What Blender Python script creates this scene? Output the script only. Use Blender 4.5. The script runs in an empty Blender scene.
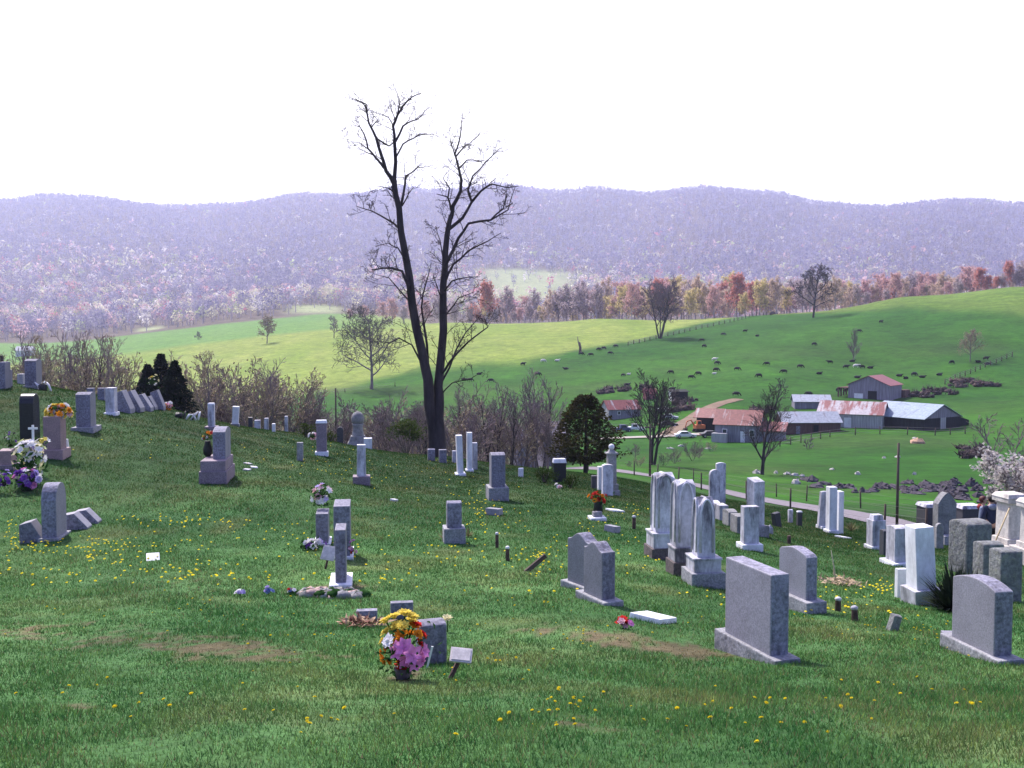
import bpy, bmesh, math, random
import numpy as np
from mathutils import Vector, Matrix, Euler

random.seed(7)
rng = np.random.default_rng(11)
R = math.radians
SC = bpy.context.scene
COL = SC.collection

# ------------------------------------------------------------------ camera
HORIZON = 330.0
F = 1000.0
PITCH = math.atan((384.0 - HORIZON) / F)
cam_d = bpy.data.cameras.new('camera')
cam_d.sensor_width = 36.0
cam_d.lens = 36.0 * F / 1024.0
cam_d.clip_start = 0.1
cam_d.clip_end = 12000
cam = bpy.data.objects.new('camera', cam_d)
cam.rotation_euler = (math.pi / 2 - PITCH, 0, 0)
COL.objects.link(cam)
SC.camera = cam

# ------------------------------------------------------------------ light
SUN_AZ, SUN_EL = R(-32), R(52)       # azimuth from the view direction, negative is to the left
SUN_DIR = Vector((math.sin(SUN_AZ) * math.cos(SUN_EL), math.cos(SUN_AZ) * math.cos(SUN_EL), math.sin(SUN_EL)))
world = bpy.data.worlds.new('World')
SC.world = world
world.use_nodes = True
wt = world.node_tree
wt.nodes.clear()
w_out = wt.nodes.new('ShaderNodeOutputWorld')
w_bg = wt.nodes.new('ShaderNodeBackground')
w_bg.inputs['Strength'].default_value = 0.15
w_sky = wt.nodes.new('ShaderNodeTexSky')
w_sky.sky_type = 'NISHITA'
w_sky.sun_disc = False
w_sky.sun_elevation = SUN_EL
w_sky.sun_rotation = SUN_AZ
w_sky.altitude = 600
w_sky.air_density = 1.0
w_sky.dust_density = 2.5
w_sky.ozone_density = 1.5
# thin bright overcast low in the sky, clear blue higher up
w_tc = wt.nodes.new('ShaderNodeTexCoord')
w_sep = wt.nodes.new('ShaderNodeSeparateXYZ')
wt.links.new(w_tc.outputs['Generated'], w_sep.inputs[0])
w_ramp = wt.nodes.new('ShaderNodeMapRange')
w_ramp.interpolation_type = 'SMOOTHSTEP'
for _k, _v in (('From Min', 0.30), ('From Max', 0.60), ('To Min', 1.0), ('To Max', 0.06)):
    w_ramp.inputs[_k].default_value = _v
wt.links.new(w_sep.outputs['Z'], w_ramp.inputs['Value'])
w_mix = wt.nodes.new('ShaderNodeMix'); w_mix.data_type = 'RGBA'
w_fwd = wt.nodes.new('ShaderNodeMapRange'); w_fwd.interpolation_type = 'SMOOTHSTEP'   # the glare lies on the sun's side
for _k, _v in (('From Min', -0.35), ('From Max', 0.45), ('To Min', 0.04), ('To Max', 1.0)):
    w_fwd.inputs[_k].default_value = _v
wt.links.new(w_sep.outputs['Y'], w_fwd.inputs['Value'])
w_mul = wt.nodes.new('ShaderNodeMath'); w_mul.operation = 'MULTIPLY'
wt.links.new(w_ramp.outputs[0], w_mul.inputs[0]); wt.links.new(w_fwd.outputs[0], w_mul.inputs[1])
wt.links.new(w_mul.outputs[0], w_mix.inputs[0])
w_tint = wt.nodes.new('ShaderNodeMix'); w_tint.data_type = 'RGBA'; w_tint.blend_type = 'MULTIPLY'
w_tint.inputs[0].default_value = 1.0; w_tint.inputs[7].default_value = (1.16, 1.0, 1.36, 1)
wt.links.new(w_sky.outputs[0], w_tint.inputs[6]); wt.links.new(w_tint.outputs[2], w_mix.inputs[6])
w_mix.inputs[7].default_value = (8.2, 8.0, 8.2, 1)
wt.links.new(w_mix.outputs[2], w_bg.inputs['Color'])
wt.links.new(w_bg.outputs[0], w_out.inputs['Surface'])

sun_d = bpy.data.lights.new('sun', 'SUN')
sun_d.energy = 5.0
sun_d.angle = R(1.0)
sun_d.color = (1.0, 0.95, 0.87)
sun = bpy.data.objects.new('sun', sun_d)
sun.rotation_euler = SUN_DIR.to_track_quat('Z', 'Y').to_euler()
COL.objects.link(sun)

SC.render.engine = 'CYCLES'
SC.view_settings.view_transform = 'Standard'
SC.view_settings.look = 'None'
SC.view_settings.gamma = 1.0
SC.view_settings.exposure = 0.6
SC.cycles.use_denoising = True
SC.cycles.max_bounces = 6
SC.cycles.diffuse_bounces = 2
SC.cycles.glossy_bounces = 2
SC.cycles.transparent_max_bounces = 8
SC.cycles.transmission_bounces = 3
SC.cycles.volume_bounces = 2
SC.cycles.use_adaptive_sampling = True
SC.cycles.adaptive_threshold = 0.015

# ------------------------------------------------------------------ pixel geometry
def ray(px, py):
    """direction through a photo pixel, scaled so that its forward (y) length is 1"""
    u = (px - 512.0) / F
    v = (py - 384.0) / F
    y = math.cos(PITCH) - v * math.sin(PITCH)
    z = -math.sin(PITCH) - v * math.cos(PITCH)
    return u / y, z / y

# ------------------------------------------------------------------ terrain
CTRL = []
def cp(px, *pairs):
    for row, d in pairs:
        a, t = ray(px, row)
        CTRL.append((a, math.log(d), t))
def cz(px, *pairs):
    for z, d in pairs:
        CTRL.append(((px - 512.0) / F, math.log(d), z / d))
for px in (-60, 250, 512, 780, 1080):
    cz(px, (-1.60, 0.8), (-1.64, 1.5), (-1.72, 2.6))
    cp(px, (768, 4.0))
cp(0, (700, 6), (650, 8.5), (600, 12.5), (560, 16.5), (530, 19.5), (500, 21.7), (470, 24), (440, 28), (410, 33), (380, 43))
cz(0, (-3.2, 53), (-7, 72), (-15, 120), (-21, 220), (-21, 380)); cp(0, (362, 560), (344, 820))
cp(150, (700, 6), (650, 8.5), (600, 12), (565, 15.5), (540, 18), (510, 21.5), (480, 25), (450, 29), (430, 33), (412, 39), (403, 46))
cz(150, (-5, 55), (-8.5, 72), (-16, 120), (-21, 220)); cp(150, (388, 350), (365, 450), (345, 600), (334, 780))
cp(300, (700, 6), (650, 8.8), (610, 11.8), (590, 13.5), (560, 16), (530, 19), (500, 23), (470, 29), (450, 37), (434, 47))
cz(300, (-6.8, 58), (-9.5, 74), (-17, 120), (-20.5, 200)); cp(300, (394, 300), (370, 370), (345, 470), (325, 640), (318, 850))
cp(450, (700, 6.2), (660, 8.5), (620, 11.3), (580, 14.5), (545, 18.5), (515, 23), (490, 29), (470, 38), (457.5, 52))
cz(450, (-8.6, 62), (-11.5, 80), (-18, 120), (-21, 190)); cp(450, (392, 285), (362, 350), (340, 430), (323, 545))
cp(600, (700, 6.4), (660, 8.8), (608, 12), (580, 14.8), (550, 18.5), (525, 22.5), (500, 29), (485, 39), (476, 52))
cp(600, (471.5, 84), (468, 94)); cz(600, (-18, 140)); cp(600, (432, 205), (414, 240), (390, 280), (360, 335), (340, 405), (319, 520))
cp(750, (700, 6.6), (668, 8.8), (640, 10.8), (610, 13.5), (580, 16.5), (560, 19.5), (540, 24), (525, 30), (512, 40), (504, 54), (498, 66),
   (491, 78), (475, 105), (455, 140), (441, 175), (420, 208), (400, 238), (375, 282), (350, 340), (330, 400), (317, 470))
cp(900, (740, 5), (700, 6.8), (660, 9.3), (640, 10.8), (600, 16), (575, 20), (555, 25.5), (542, 34), (533, 44), (527, 49),
   (518, 55), (508, 64), (498, 74), (487, 90), (475, 108), (455, 138), (432, 178), (404, 230), (380, 275), (350, 330), (325, 380), (305, 430), (298, 470))
cp(1024, (700, 7), (668, 9.5), (620, 14.5), (600, 17), (572, 23), (557, 29), (548, 37), (541, 44),
   (525, 56), (500, 75), (470, 112), (440, 160), (410, 210), (380, 265), (350, 315), (320, 360), (302, 400), (289, 440))
for px, z in ((0, -6), (150, -5), (300, 12), (450, 2), (600, 2), (750, 4), (900, 6), (1024, 12)):
    if px >= 450: cz(px, (z, 680))
for px, r in ((0, 333), (150, 326), (300, 306), (450, 300), (600, 303), (750, 300), (900, 300), (1024, 300)):
    cp(px, (r, 1050 if px < 400 else 1400))
RIDGE = ((-60, 187), (40, 198), (100, 202), (170, 210), (210, 208), (300, 197), (400, 189), (500, 187), (600, 189), (700, 190), (780, 195),
         (840, 207), (880, 213), (930, 207), (980, 204), (1024, 207), (1090, 202))
for px, r in RIDGE:
    cp(px, (r, 4000), (r + 10, 4300))
for px in (0, 200, 400, 600, 800, 1024):
    cp(px, (266, 2300), (230, 3200))
CTRL = np.array(CTRL)
KA, KB = 2.2, 0.55
def _feat(a, l):
    return np.stack([a * KA, l * KB], -1)
def _kern(r2):
    return np.where(r2 > 1e-12, r2 * np.log(np.maximum(r2, 1e-12)), 0.0)
def _fit(lam=2e-4):
    P = _feat(CTRL[:, 0], CTRL[:, 1]); n = len(P)
    r2 = ((P[:, None] - P[None]) ** 2).sum(-1)
    A = np.zeros((n + 3, n + 3))
    A[:n, :n] = _kern(r2) + lam * np.eye(n)
    A[:n, n] = 1; A[:n, n + 1:] = P
    A[n:, :n] = A[:n, n:].T
    b = np.zeros(n + 3); b[:n] = CTRL[:, 2]
    return P, np.linalg.solve(A, b)
_P, _W = _fit()
def terrain_t(a, l):
    a = np.asarray(a, float); l = np.asarray(l, float)
    a = np.where(np.abs(a) < .54, a, np.sign(a) * (.54 + .08 * np.tanh((np.abs(a) - .54) / .08)))
    sh = a.shape
    q = _feat(a.ravel(), l.ravel())
    out = np.empty(len(q))
    for i in range(0, len(q), 20000):
        s = q[i:i + 20000]
        r2 = ((s[:, None] - _P[None]) ** 2).sum(-1)
        out[i:i + 20000] = _kern(r2) @ _W[:-3] + _W[-3] + s @ _W[-2:]
    return out.reshape(sh)
Y0 = 0.9
def ground(x, y):
    """height of the ground at world x, y (scalars or arrays)"""
    x = np.asarray(x, float); y = np.asarray(y, float)
    yy = np.maximum(y, Y0)
    z = yy * terrain_t(x / yy, np.log(yy))
    return z if z.ndim else float(z)
_ls = np.linspace(math.log(2.5), math.log(4100), 1600)
_raycache = {}
def hit(px, py):
    """first ground point seen through a photo pixel"""
    key = round(px, 1)
    a, _ = ray(px, 384)
    if key not in _raycache:
        # a depends on the row a little because of the pitch: use the row's own value
        _raycache[key] = None
    aa, t = ray(px, py)
    T = terrain_t(np.full_like(_ls, aa), _ls)
    k = np.nonzero(T >= t)[0]
    i = int(k[0]) if len(k) else len(_ls) - 1
    if i > 0:
        f = (t - T[i - 1]) / (T[i] - T[i - 1] + 1e-12)
        d = math.exp(_ls[i - 1] + min(max(f, 0), 1) * (_ls[i] - _ls[i - 1]))
    else:
        d = math.exp(_ls[0])
    return Vector((aa * d, d, ground(aa * d, d)))
def at(px, d):
    """ground point in the direction of a photo column at forward distance d"""
    x = (px - 512.0) / F * d * 0.9985
    return Vector((x, d, ground(x, d)))

# ------------------------------------------------------------------ numpy noise
def _hash(ix, iy, s):
    n = (ix.astype(np.int64) * 374761393 + iy.astype(np.int64) * 668265263 + s * 974711) & 0x7fffffff
    n = ((n ^ (n >> 13)) * 1274126177) & 0x7fffffff
    return ((n ^ (n >> 16)) & 0xffff) / 65535.0
def vnoise(x, y, s=0):
    ix = np.floor(x); iy = np.floor(y); fx = x - ix; fy = y - iy
    fx = fx * fx * (3 - 2 * fx); fy = fy * fy * (3 - 2 * fy)
    a = _hash(ix, iy, s); b = _hash(ix + 1, iy, s); c = _hash(ix, iy + 1, s); d = _hash(ix + 1, iy + 1, s)
    return (a * (1 - fx) + b * fx) * (1 - fy) + (c * (1 - fx) + d * fx) * fy
def fbm(x, y, s=0, o=4):
    v = 0; w = 0.5; t = 0
    for k in range(o):
        v = v + w * vnoise(x, y, s + k * 17); t += w
        x = x * 2.03 + 3.1; y = y * 2.03 + 1.7; w *= 0.5
    return v / t

# ------------------------------------------------------------------ object helpers
def tag(o, label=None, cat=None, group=None, kind=None):
    if label: o['label'] = label
    if cat: o['category'] = cat
    if group: o['group'] = group
    if kind: o['kind'] = kind
    return o
def thing(name, label, cat, loc=(0, 0, 0), rz=0.0, group=None, tilt=None, scale=1.0):
    o = bpy.data.objects.new(name, None)
    o.empty_display_size = 0.2
    COL.objects.link(o)
    o.location = loc
    o.rotation_euler = (tilt[0] if tilt else 0, tilt[1] if tilt else 0, rz)
    if scale != 1.0: o.scale = (scale,) * 3
    return tag(o, label, cat, group)
KIDS = {}
class MB:
    """collects shapes, then links them as ONE mesh object"""
    def __init__(self):
        self.v = []; self.f = []; self.m = []; self.smooth = []
    def add(self, vs, fs, mi=0, sm=False):
        b = len(self.v)
        self.v.extend([tuple(p) for p in vs])
        for k, f in enumerate(fs):
            self.f.append([b + i for i in f])
            self.m.append(mi[k] if isinstance(mi, (list, tuple)) else mi)
            self.smooth.append(sm)
        return self
    def box(self, c, s, rz=0, mi=0, taper=1.0, taper_y=None, end_mi=None):
        """box centred in x,y at c and standing on c.z"""
        x, y, z = c; w, d, h = s[0] / 2, s[1] / 2, s[2]
        ty = taper if taper_y is None else taper_y
        cs, sn = math.cos(rz), math.sin(rz)
        p = []
        for zz, kx, ky in ((0, 1, 1), (h, taper, ty)):
            for sx, sy in ((-1, -1), (1, -1), (1, 1), (-1, 1)):
                lx, ly = sx * w * kx, sy * d * ky
                p.append((x + lx * cs - ly * sn, y + lx * sn + ly * cs, z + zz))
        f = [(0, 3, 2, 1), (4, 5, 6, 7), (0, 1, 5, 4), (1, 2, 6, 5), (2, 3, 7, 6), (3, 0, 4, 7)]
        e = mi if end_mi is None else end_mi
        return self.add(p, f, [mi, mi, e, mi, e, mi])
    def prism(self, prof, t, mi=0, side_mi=None, sm=False):
        """profile in (y, z), extruded along x, thickness t, centred"""
        n = len(prof)
        v = [(-t / 2, y, z) for y, z in prof] + [(t / 2, y, z) for y, z in prof]
        f = [tuple(range(n - 1, -1, -1)), tuple(range(n, 2 * n))]
        ms = [mi, mi]
        for i in range(n):
            j = (i + 1) % n
            f.append((i, j, n + j, n + i))
            ms.append(mi if side_mi is None else side_mi)
        return self.add(v, f, ms, sm)
    def tube(self, pts, rad, n=6, mi=0, cap=True, sm=True):
        pts = [Vector(p) for p in pts]
        vs = []; fs = []
        up = None
        for i, p in enumerate(pts):
            d = (pts[min(i + 1, len(pts) - 1)] - pts[max(i - 1, 0)])
            if d.length < 1e-9: d = Vector((0, 0, 1))
            d.normalize()
            if up is None:
                ref = Vector((0, 0, 1)) if abs(d.z) < 0.9 else Vector((1, 0, 0))
                up = d.cross(ref).normalized()
            up = (up - d * up.dot(d))
            if up.length < 1e-6: up = d.orthogonal()
            up.normalize()
            sd = d.cross(up)
            r = rad[i] if hasattr(rad, '__len__') else rad
            for k in range(n):
                a = 2 * math.pi * k / n
                vs.append(p + (up * math.cos(a) + sd * math.sin(a)) * r)
        for i in range(len(pts) - 1):
            for k in range(n):
                a = i * n + k; b = i * n + (k + 1) % n
                fs.append((a, b, b + n, a + n))
        if cap:
            fs.append(tuple(range(n - 1, -1, -1)))
            fs.append(tuple(range((len(pts) - 1) * n, len(pts) * n)))
        return self.add(vs, fs, mi, sm)
    def lathe(self, prof, c=(0, 0, 0), n=14, mi=0, sm=True, sq=None):
        """profile of (radius, z) turned about the vertical through c; sq=n for a square section"""
        vs = []; fs = []
        for r, z in prof:
            for k in range(n):
                a = 2 * math.pi * (k + 0.5) / n
                vs.append((c[0] + r * math.cos(a), c[1] + r * math.sin(a), c[2] + z))
        for i in range(len(prof) - 1):
            for k in range(n):
                a = i * n + k; b = i * n + (k + 1) % n
                fs.append((a, b, b + n, a + n))
        fs.append(tuple(range(n - 1, -1, -1)))
        fs.append(tuple(range((len(prof) - 1) * n, len(prof) * n)))
        return self.add(vs, fs, mi, sm)
    def ball(self, c, r, n=10, m=7, mi=0, sc=(1, 1, 1), jit=0.0):
        vs = []; fs = []
        for i in range(m + 1):
            th = math.pi * i / m
            for k in range(n):
                a = 2 * math.pi * k / n
                q = r * (1 + random.uniform(-jit, jit))
                vs.append((c[0] + q * sc[0] * math.sin(th) * math.cos(a), c[1] + q * sc[1] * math.sin(th) * math.sin(a), c[2] + q * sc[2] * math.cos(th)))
        for i in range(m):
            for k in range(n):
                a = i * n + k; b = i * n + (k + 1) % n
                fs.append((a, a + n, b + n, b))
        return self.add(vs, fs, mi, True)
    def petal(self, c, d, up, l, w, mi=0):
        """a small curved leaf or petal from c along d"""
        c = Vector(c); d = Vector(d).normalized(); s = d.cross(Vector(up))
        if s.length < 1e-4: s = d.orthogonal()
        s.normalize(); nrm = s.cross(d)
        v = [c, c + d * l * .55 + s * w / 2 + nrm * l * .08, c + d * l + nrm * l * -.05, c + d * l * .55 - s * w / 2 + nrm * l * .08]
        return self.add(v, [(0, 1, 2, 3)], mi, False)
    def build(self, name, mats, parent=None, loc=None, rz=0, bevel=0.0):
        me = bpy.data.meshes.new(name)
        me.from_pydata(self.v, [], self.f)
        if not isinstance(mats, (list, tuple)): mats = [mats]
        for m in mats: me.materials.append(m)
        me.polygons.foreach_set('material_index', self.m)
        me.polygons.foreach_set('use_smooth', self.smooth)
        me.update()
        if bevel > 0:
            bm = bmesh.new(); bm.from_mesh(me)
            bmesh.ops.remove_doubles(bm, verts=bm.verts, dist=1e-5)
            es = [e for e in bm.edges if len(e.link_faces) == 2 and e.calc_face_angle(0) > 0.5]
            try:
                bmesh.ops.bevel(bm, geom=es, offset=bevel, segments=2, profile=0.6, affect='EDGES', clamp_overlap=True)
            except Exception:
                pass
            bm.to_mesh(me); bm.free()
        o = bpy.data.objects.new(name, me)
        COL.objects.link(o)
        if parent is not None:
            o.parent = parent; KIDS.setdefault(parent, []).append(o)
        if loc is not None: o.location = loc
        if rz: o.rotation_euler = (0, 0, rz)
        return o
def np_mesh(name, V, faces_per, Fc, mats, parent=None, attrs=None, smooth=False, mat_index=None):
    """mesh from arrays: all faces have the same number of corners"""
    me = bpy.data.meshes.new(name)
    nf = len(Fc)
    me.vertices.add(len(V)); me.vertices.foreach_set('co', np.ascontiguousarray(V, np.float32).ravel())
    me.loops.add(nf * faces_per); me.loops.foreach_set('vertex_index', np.ascontiguousarray(Fc, np.int32).ravel())
    me.polygons.add(nf)
    me.polygons.foreach_set('loop_start', np.arange(0, nf * faces_per, faces_per, dtype=np.int32))
    me.polygons.foreach_set('loop_total', np.full(nf, faces_per, np.int32))
    if smooth: me.polygons.foreach_set('use_smooth', np.ones(nf, bool))
    if not isinstance(mats, (list, tuple)): mats = [mats]
    for m in mats: me.materials.append(m)
    if mat_index is not None: me.polygons.foreach_set('material_index', np.ascontiguousarray(mat_index, np.int32))
    me.update(calc_edges=True)
    for nm, c in (attrs or {}).items():
        at_ = me.color_attributes.new(nm, 'FLOAT_COLOR', 'POINT')
        cc = np.ones((len(V), 4), np.float32); cc[:, :3] = c
        at_.data.foreach_set('color', cc.ravel())
    o = bpy.data.objects.new(name, me)
    COL.objects.link(o)
    if parent is not None:
        o.parent = parent; KIDS.setdefault(parent, []).append(o)
    return o
def dup(o, loc, rz=0.0, scale=1.0, label=None, group=None, tilt=None):
    """copy of a thing with copies of its parts and their sub-parts"""
    c = o.copy(); COL.objects.link(c)
    c.location = loc
    c.rotation_euler = (tilt[0] if tilt else 0, tilt[1] if tilt else 0, rz)
    c.scale = (scale,) * 3 if not isinstance(scale, (tuple, list)) else scale
    if label: c['label'] = label
    if group: c['group'] = group
    _dupkids(o, c)
    return c
def _dupkids(o, c):
    for ch in KIDS.get(o, []):
        k = ch.copy(); COL.objects.link(k); k.parent = c
        KIDS.setdefault(c, []).append(k)
        _dupkids(ch, k)

# ------------------------------------------------------------------ materials
def nodes(name):
    m = bpy.data.materials.new(name); m.use_nodes = True
    t = m.node_tree; t.nodes.clear()
    out = t.nodes.new('ShaderNodeOutputMaterial')
    return m, t, out
def N(t, kind, **kw):
    n = t.nodes.new(kind)
    for k, v in kw.items():
        if k in n.inputs: n.inputs[k].default_value = v
        else: setattr(n, k, v)
    return n
def ramp(t, fac, stops):
    r = t.nodes.new('ShaderNodeValToRGB')
    e = r.color_ramp.elements
    while len(e) < len(stops): e.new(0.5)
    for i, (p, c) in enumerate(stops):
        e[i].position = p; e[i].color = (*c, 1) if len(c) == 3 else c
    t.links.new(fac, r.inputs[0])
    return r.outputs[0]
def noise(t, scale, detail=4, rough=0.6, coord='Object', stretch=None):
    tc = t.nodes.new('ShaderNodeTexCoord')
    v = tc.outputs[coord]
    if stretch:
        mp = t.nodes.new('ShaderNodeMapping'); mp.inputs['Scale'].default_value = stretch
        t.links.new(v, mp.inputs[0]); v = mp.outputs[0]
    n = N(t, 'ShaderNodeTexNoise', Scale=scale, Detail=detail, Roughness=rough)
    t.links.new(v, n.inputs['Vector'])
    return n.outputs[0]
def mixc(t, fac, a, b, mode='MIX'):
    m = t.nodes.new('ShaderNodeMix'); m.data_type = 'RGBA'; m.blend_type = mode
    for s, v in ((0, fac), (6, a), (7, b)):
        if hasattr(v, 'is_output'): t.links.new(v, m.inputs[s])
        else: m.inputs[s].default_value = v if s == 0 else (*v, 1)[:4]
    return m.outputs[2]
def bsdf(t, out, col, rough=0.8, bump=None, bump_d=0.01, bump_s=0.5, spec=0.3, metal=0.0):
    b = t.nodes.new('ShaderNodeBsdfPrincipled')
    if hasattr(col, 'is_output'): t.links.new(col, b.inputs['Base Color'])
    else: b.inputs['Base Color'].default_value = (*col, 1)
    b.inputs['Roughness'].default_value = rough
    b.inputs['Specular IOR Level'].default_value = spec
    b.inputs['Metallic'].default_value = metal
    if bump is not None:
        bp = N(t, 'ShaderNodeBump', Strength=bump_s, Distance=bump_d)
        t.links.new(bump, bp.inputs['Height']); t.links.new(bp.outputs[0], b.inputs['Normal'])
    t.links.new(b.outputs[0], out.inputs['Surface'])
    return b
def plain(name, col, rough=0.7, var=0.25, scale=6.0, spec=0.3, bump=0.0, metal=0.0, stretch=None):
    m, t, out = nodes(name)
    n = noise(t, scale, 5, 0.65, stretch=stretch)
    lo = tuple(c * (1 - var) for c in col); hi = tuple(min(c * (1 + var), 0.95) for c in col)
    c = ramp(t, n, ((0.3, lo), (0.7, hi)))
    bsdf(t, out, c, rough, n if bump else None, bump or 0.01, 0.6, spec, metal)
    return m
# ------------------------------------------------------------------ ground sheet
SOIL = []      # worn, bare spots in the turf: (x, y, rx, ry, strength)
for px, py, wpx, hpx, s in ((20, 632, 90, 12, .7), (110, 640, 90, 14, .6), (215, 648, 80, 14, 1.0), (270, 655, 60, 12, .9), (320, 655, 40, 10, .6), (560, 633, 60, 8, .7), (615, 640, 70, 9, 1.0),
                            (680, 650, 60, 9, 1.1), (730, 656, 25, 7, .7), (405, 676, 26, 8, 1.0), (75, 708, 26, 8, .8), (330, 590, 45, 9, .8), (200, 580, 40, 6, .4),
                            (500, 640, 40, 8, .4), (845, 580, 22, 6, .7), (100, 598, 50, 7, .4), (365, 620, 22, 5, .7), (430, 722, 80, 14, .35),
                            (570, 722, 60, 12, .5), (960, 650, 50, 9, .35), (880, 690, 90, 12, .35), (640, 700, 80, 14, .3), (1000, 680, 40, 8, .4)):
    p = hit(px, py)
    q = hit(px, py - hpx); 
    SOIL.append((p.x, p.y, wpx * p.y / F, max(abs(q.y - p.y), 0.15), s))
def soil(x, y):
    m = np.zeros_like(np.asarray(x, float))
    for sx, sy, rx, ry, s in SOIL:
        m = np.maximum(m, s * np.exp(-((x - sx) / rx) ** 2 - ((y - sy) / ry) ** 2))
    n = fbm(x * 3.1, y * 3.1, 5)
    n2 = fbm(x * 9.0, y * 9.0, 9, 3)
    return np.clip((m * 1.4 - 0.28 - .9 * (1 - n) + (n2 - .5) * 1.7) * 2.4, 0, 1)

def lerp3(a, b, f):
    return np.asarray(a)[None] * (1 - f[:, None]) + np.asarray(b)[None] * f[:, None]
def sstep(a, b, x):
    t = np.clip((x - a) / (b - a), 0, 1)
    return t * t * (3 - 2 * t)
def turf_colour(x, y):
    """what grows where: lawn, pasture, hay fields, woodland floor; cloud shade and sun patches are painted in"""
    n1 = fbm(x * 0.35, y * 0.35, 1); n2 = fbm(x * 0.9, y * 0.9, 2, 3); n3 = fbm(x * .02, y * .02, 3); n4 = fbm(x * .05, y * .012, 4)
    lawn = lerp3((0.024, 0.078, 0.022), (0.050, 0.108, 0.034), np.clip(n1 * 1.6 - .3, 0, 1))
    lawn = lawn * (1 - 0.55 * np.clip((n2 - .55) * 3, 0, 1)[:, None]) + np.array((0.105, 0.112, 0.045))[None] * (0.55 * np.clip((n2 - .55) * 3, 0, 1)[:, None])
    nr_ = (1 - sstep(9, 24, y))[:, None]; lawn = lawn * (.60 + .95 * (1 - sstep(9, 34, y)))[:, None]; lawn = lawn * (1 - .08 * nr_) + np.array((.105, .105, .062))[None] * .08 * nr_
    past = lerp3((0.012, 0.066, 0.003), (0.029, 0.104, 0.006), np.clip(n3 * 2.6 - .8, 0, 1))  # grazed pasture, its green darkened to paint the cloud shade over the valley
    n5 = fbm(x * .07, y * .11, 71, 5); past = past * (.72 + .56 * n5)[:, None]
    ab = x / np.maximum(y, 1) * 1000 + 512; past = past * (1 - .22 * np.exp(-((ab - 870) / 130) ** 2 - ((y - 320 - 30 * n4) / 38) ** 2))[:, None]  # darker band across the hillside: a cloud shadow painted into the pasture colour
    hay = lerp3((0.150, 0.220, 0.034), (0.215, 0.255, 0.060), np.clip(n4 * 1.8 - .4, 0, 1))
    wood = lerp3((0.085, 0.062, 0.055), (0.12, 0.10, 0.080), np.clip(n3 * 1.8 - .4, 0, 1))
    a = x / np.maximum(y, 1)
    c = lawn * 1.0
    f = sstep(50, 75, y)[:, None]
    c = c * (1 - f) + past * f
    # mown fields to the left and along the crest, paled to paint sun between clouds
    b = a * 1000 + 512
    edge = np.interp(b, [-300, 0, 280, 420, 500, 560, 640, 760, 830, 918, 1024, 1400], [180, 180, 280, 330, 345, 350, 395, 500, 450, 418, 362, 300]) + 40 * (n4 - .5)
    f = (sstep(-8, 18, y - edge) * np.interp(b, [700, 850], [.9, .45]))[:, None]
    strip = (sstep(0, 40, y - 520 - .06 * b) * (1 - sstep(300, 420, b)) * .8)[:, None]
    hay = hay * (1 - strip) + np.array((.085, .20, .045))[None] * strip
    c = c * (1 - f) + hay * f
    rough = sstep(.52, .75, fbm(x * .035, y * .05, 21)) * sstep(65, 90, y) * (1 - sstep(300, 360, y)) * .35
    c = c * (1 - rough[:, None]) + np.array((0.045, 0.062, 0.018))[None] * rough[:, None]
    scrub = (sstep(62, 80, y) * (1 - sstep(200, 250, y)) * (1 - sstep(-.02, .08, a)) * .8)[:, None]
    c = c * (1 - scrub) + np.array((0.070, 0.064, 0.045))[None] * scrub
    far = np.interp(b, [-300, 0, 130, 250, 330, 400, 480, 700, 900, 1024, 1400], [820, 820, 800, 800, 900, 900, 560, 500, 500, 470, 470])
    f = sstep(0, 40, y - far)[:, None]
    c = c * (1 - f) + wood * f
    for bx, w, y0, y1 in ((528, 52, 1250, 2150), (315, 28, 930, 1080), (150, 14, 900, 1010)):
        k = (np.exp(-((b - bx) / w) ** 4) * sstep(y0 - 40, y0 + 40, y) * (1 - sstep(y1 - 60, y1 + 60, y)) * .9)[:, None]
        c = c * (1 - k) + np.array((0.26, 0.30, 0.15))[None] * k
    s = (soil(x, y) * (1 - sstep(30, 45, y)))[:, None]
    sc_ = lerp3((0.070, 0.048, 0.032), (0.15, 0.105, 0.070), fbm(x * 6, y * 6, 8))
    s = s * .85
    return c * (1 - s) + sc_ * s

def ground_material():
    m, t, out = nodes('turf')
    at_ = t.nodes.new('ShaderNodeAttribute'); at_.attribute_name = 'cover'
    geo = t.nodes.new('ShaderNodeNewGeometry')
    def gn(scale, det, ro=.65):
        n = N(t, 'ShaderNodeTexNoise', Scale=scale, Detail=det, Roughness=ro); t.links.new(geo.outputs['Position'], n.inputs['Vector']); return n.outputs[0]
    n1 = gn(14.0, 6); n2 = gn(0.6, 6); n3 = gn(0.06, 5); n4 = gn(0.22, 6, .72)
    c = mixc(t, 1.0, at_.outputs['Color'], ramp(t, n1, ((.32, (.62, .62, .62)), (.68, (1.38, 1.38, 1.38)))), 'MULTIPLY')
    c = mixc(t, 1.0, c, ramp(t, n2, ((.30, (.74, .78, .72)), (.70, (1.24, 1.20, 1.24)))), 'MULTIPLY')
    c = mixc(t, 1.0, c, ramp(t, n3, ((.33, (.86, .90, .86)), (.67, (1.14, 1.10, 1.12)))), 'MULTIPLY')
    c = mixc(t, 1.0, c, ramp(t, n4, ((.34, (.70, .72, .74)), (.66, (1.30, 1.26, 1.20)))), 'MULTIPLY')
    bsdf(t, out, c, 0.95, n1, 0.02, 0.8, 0.1)
    return m
M_TURF = ground_material()
ys = np.concatenate([np.linspace(-14, .8, 14), np.exp(np.linspace(math.log(1.0), math.log(4600), 450))])
ss = np.linspace(-1, 1, 401)
ss = np.sign(ss) * (0.75 * np.abs(ss) + 0.25 * np.abs(ss) ** 3)
YY, SS = np.meshgrid(ys, ss, indexing='ij')
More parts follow.
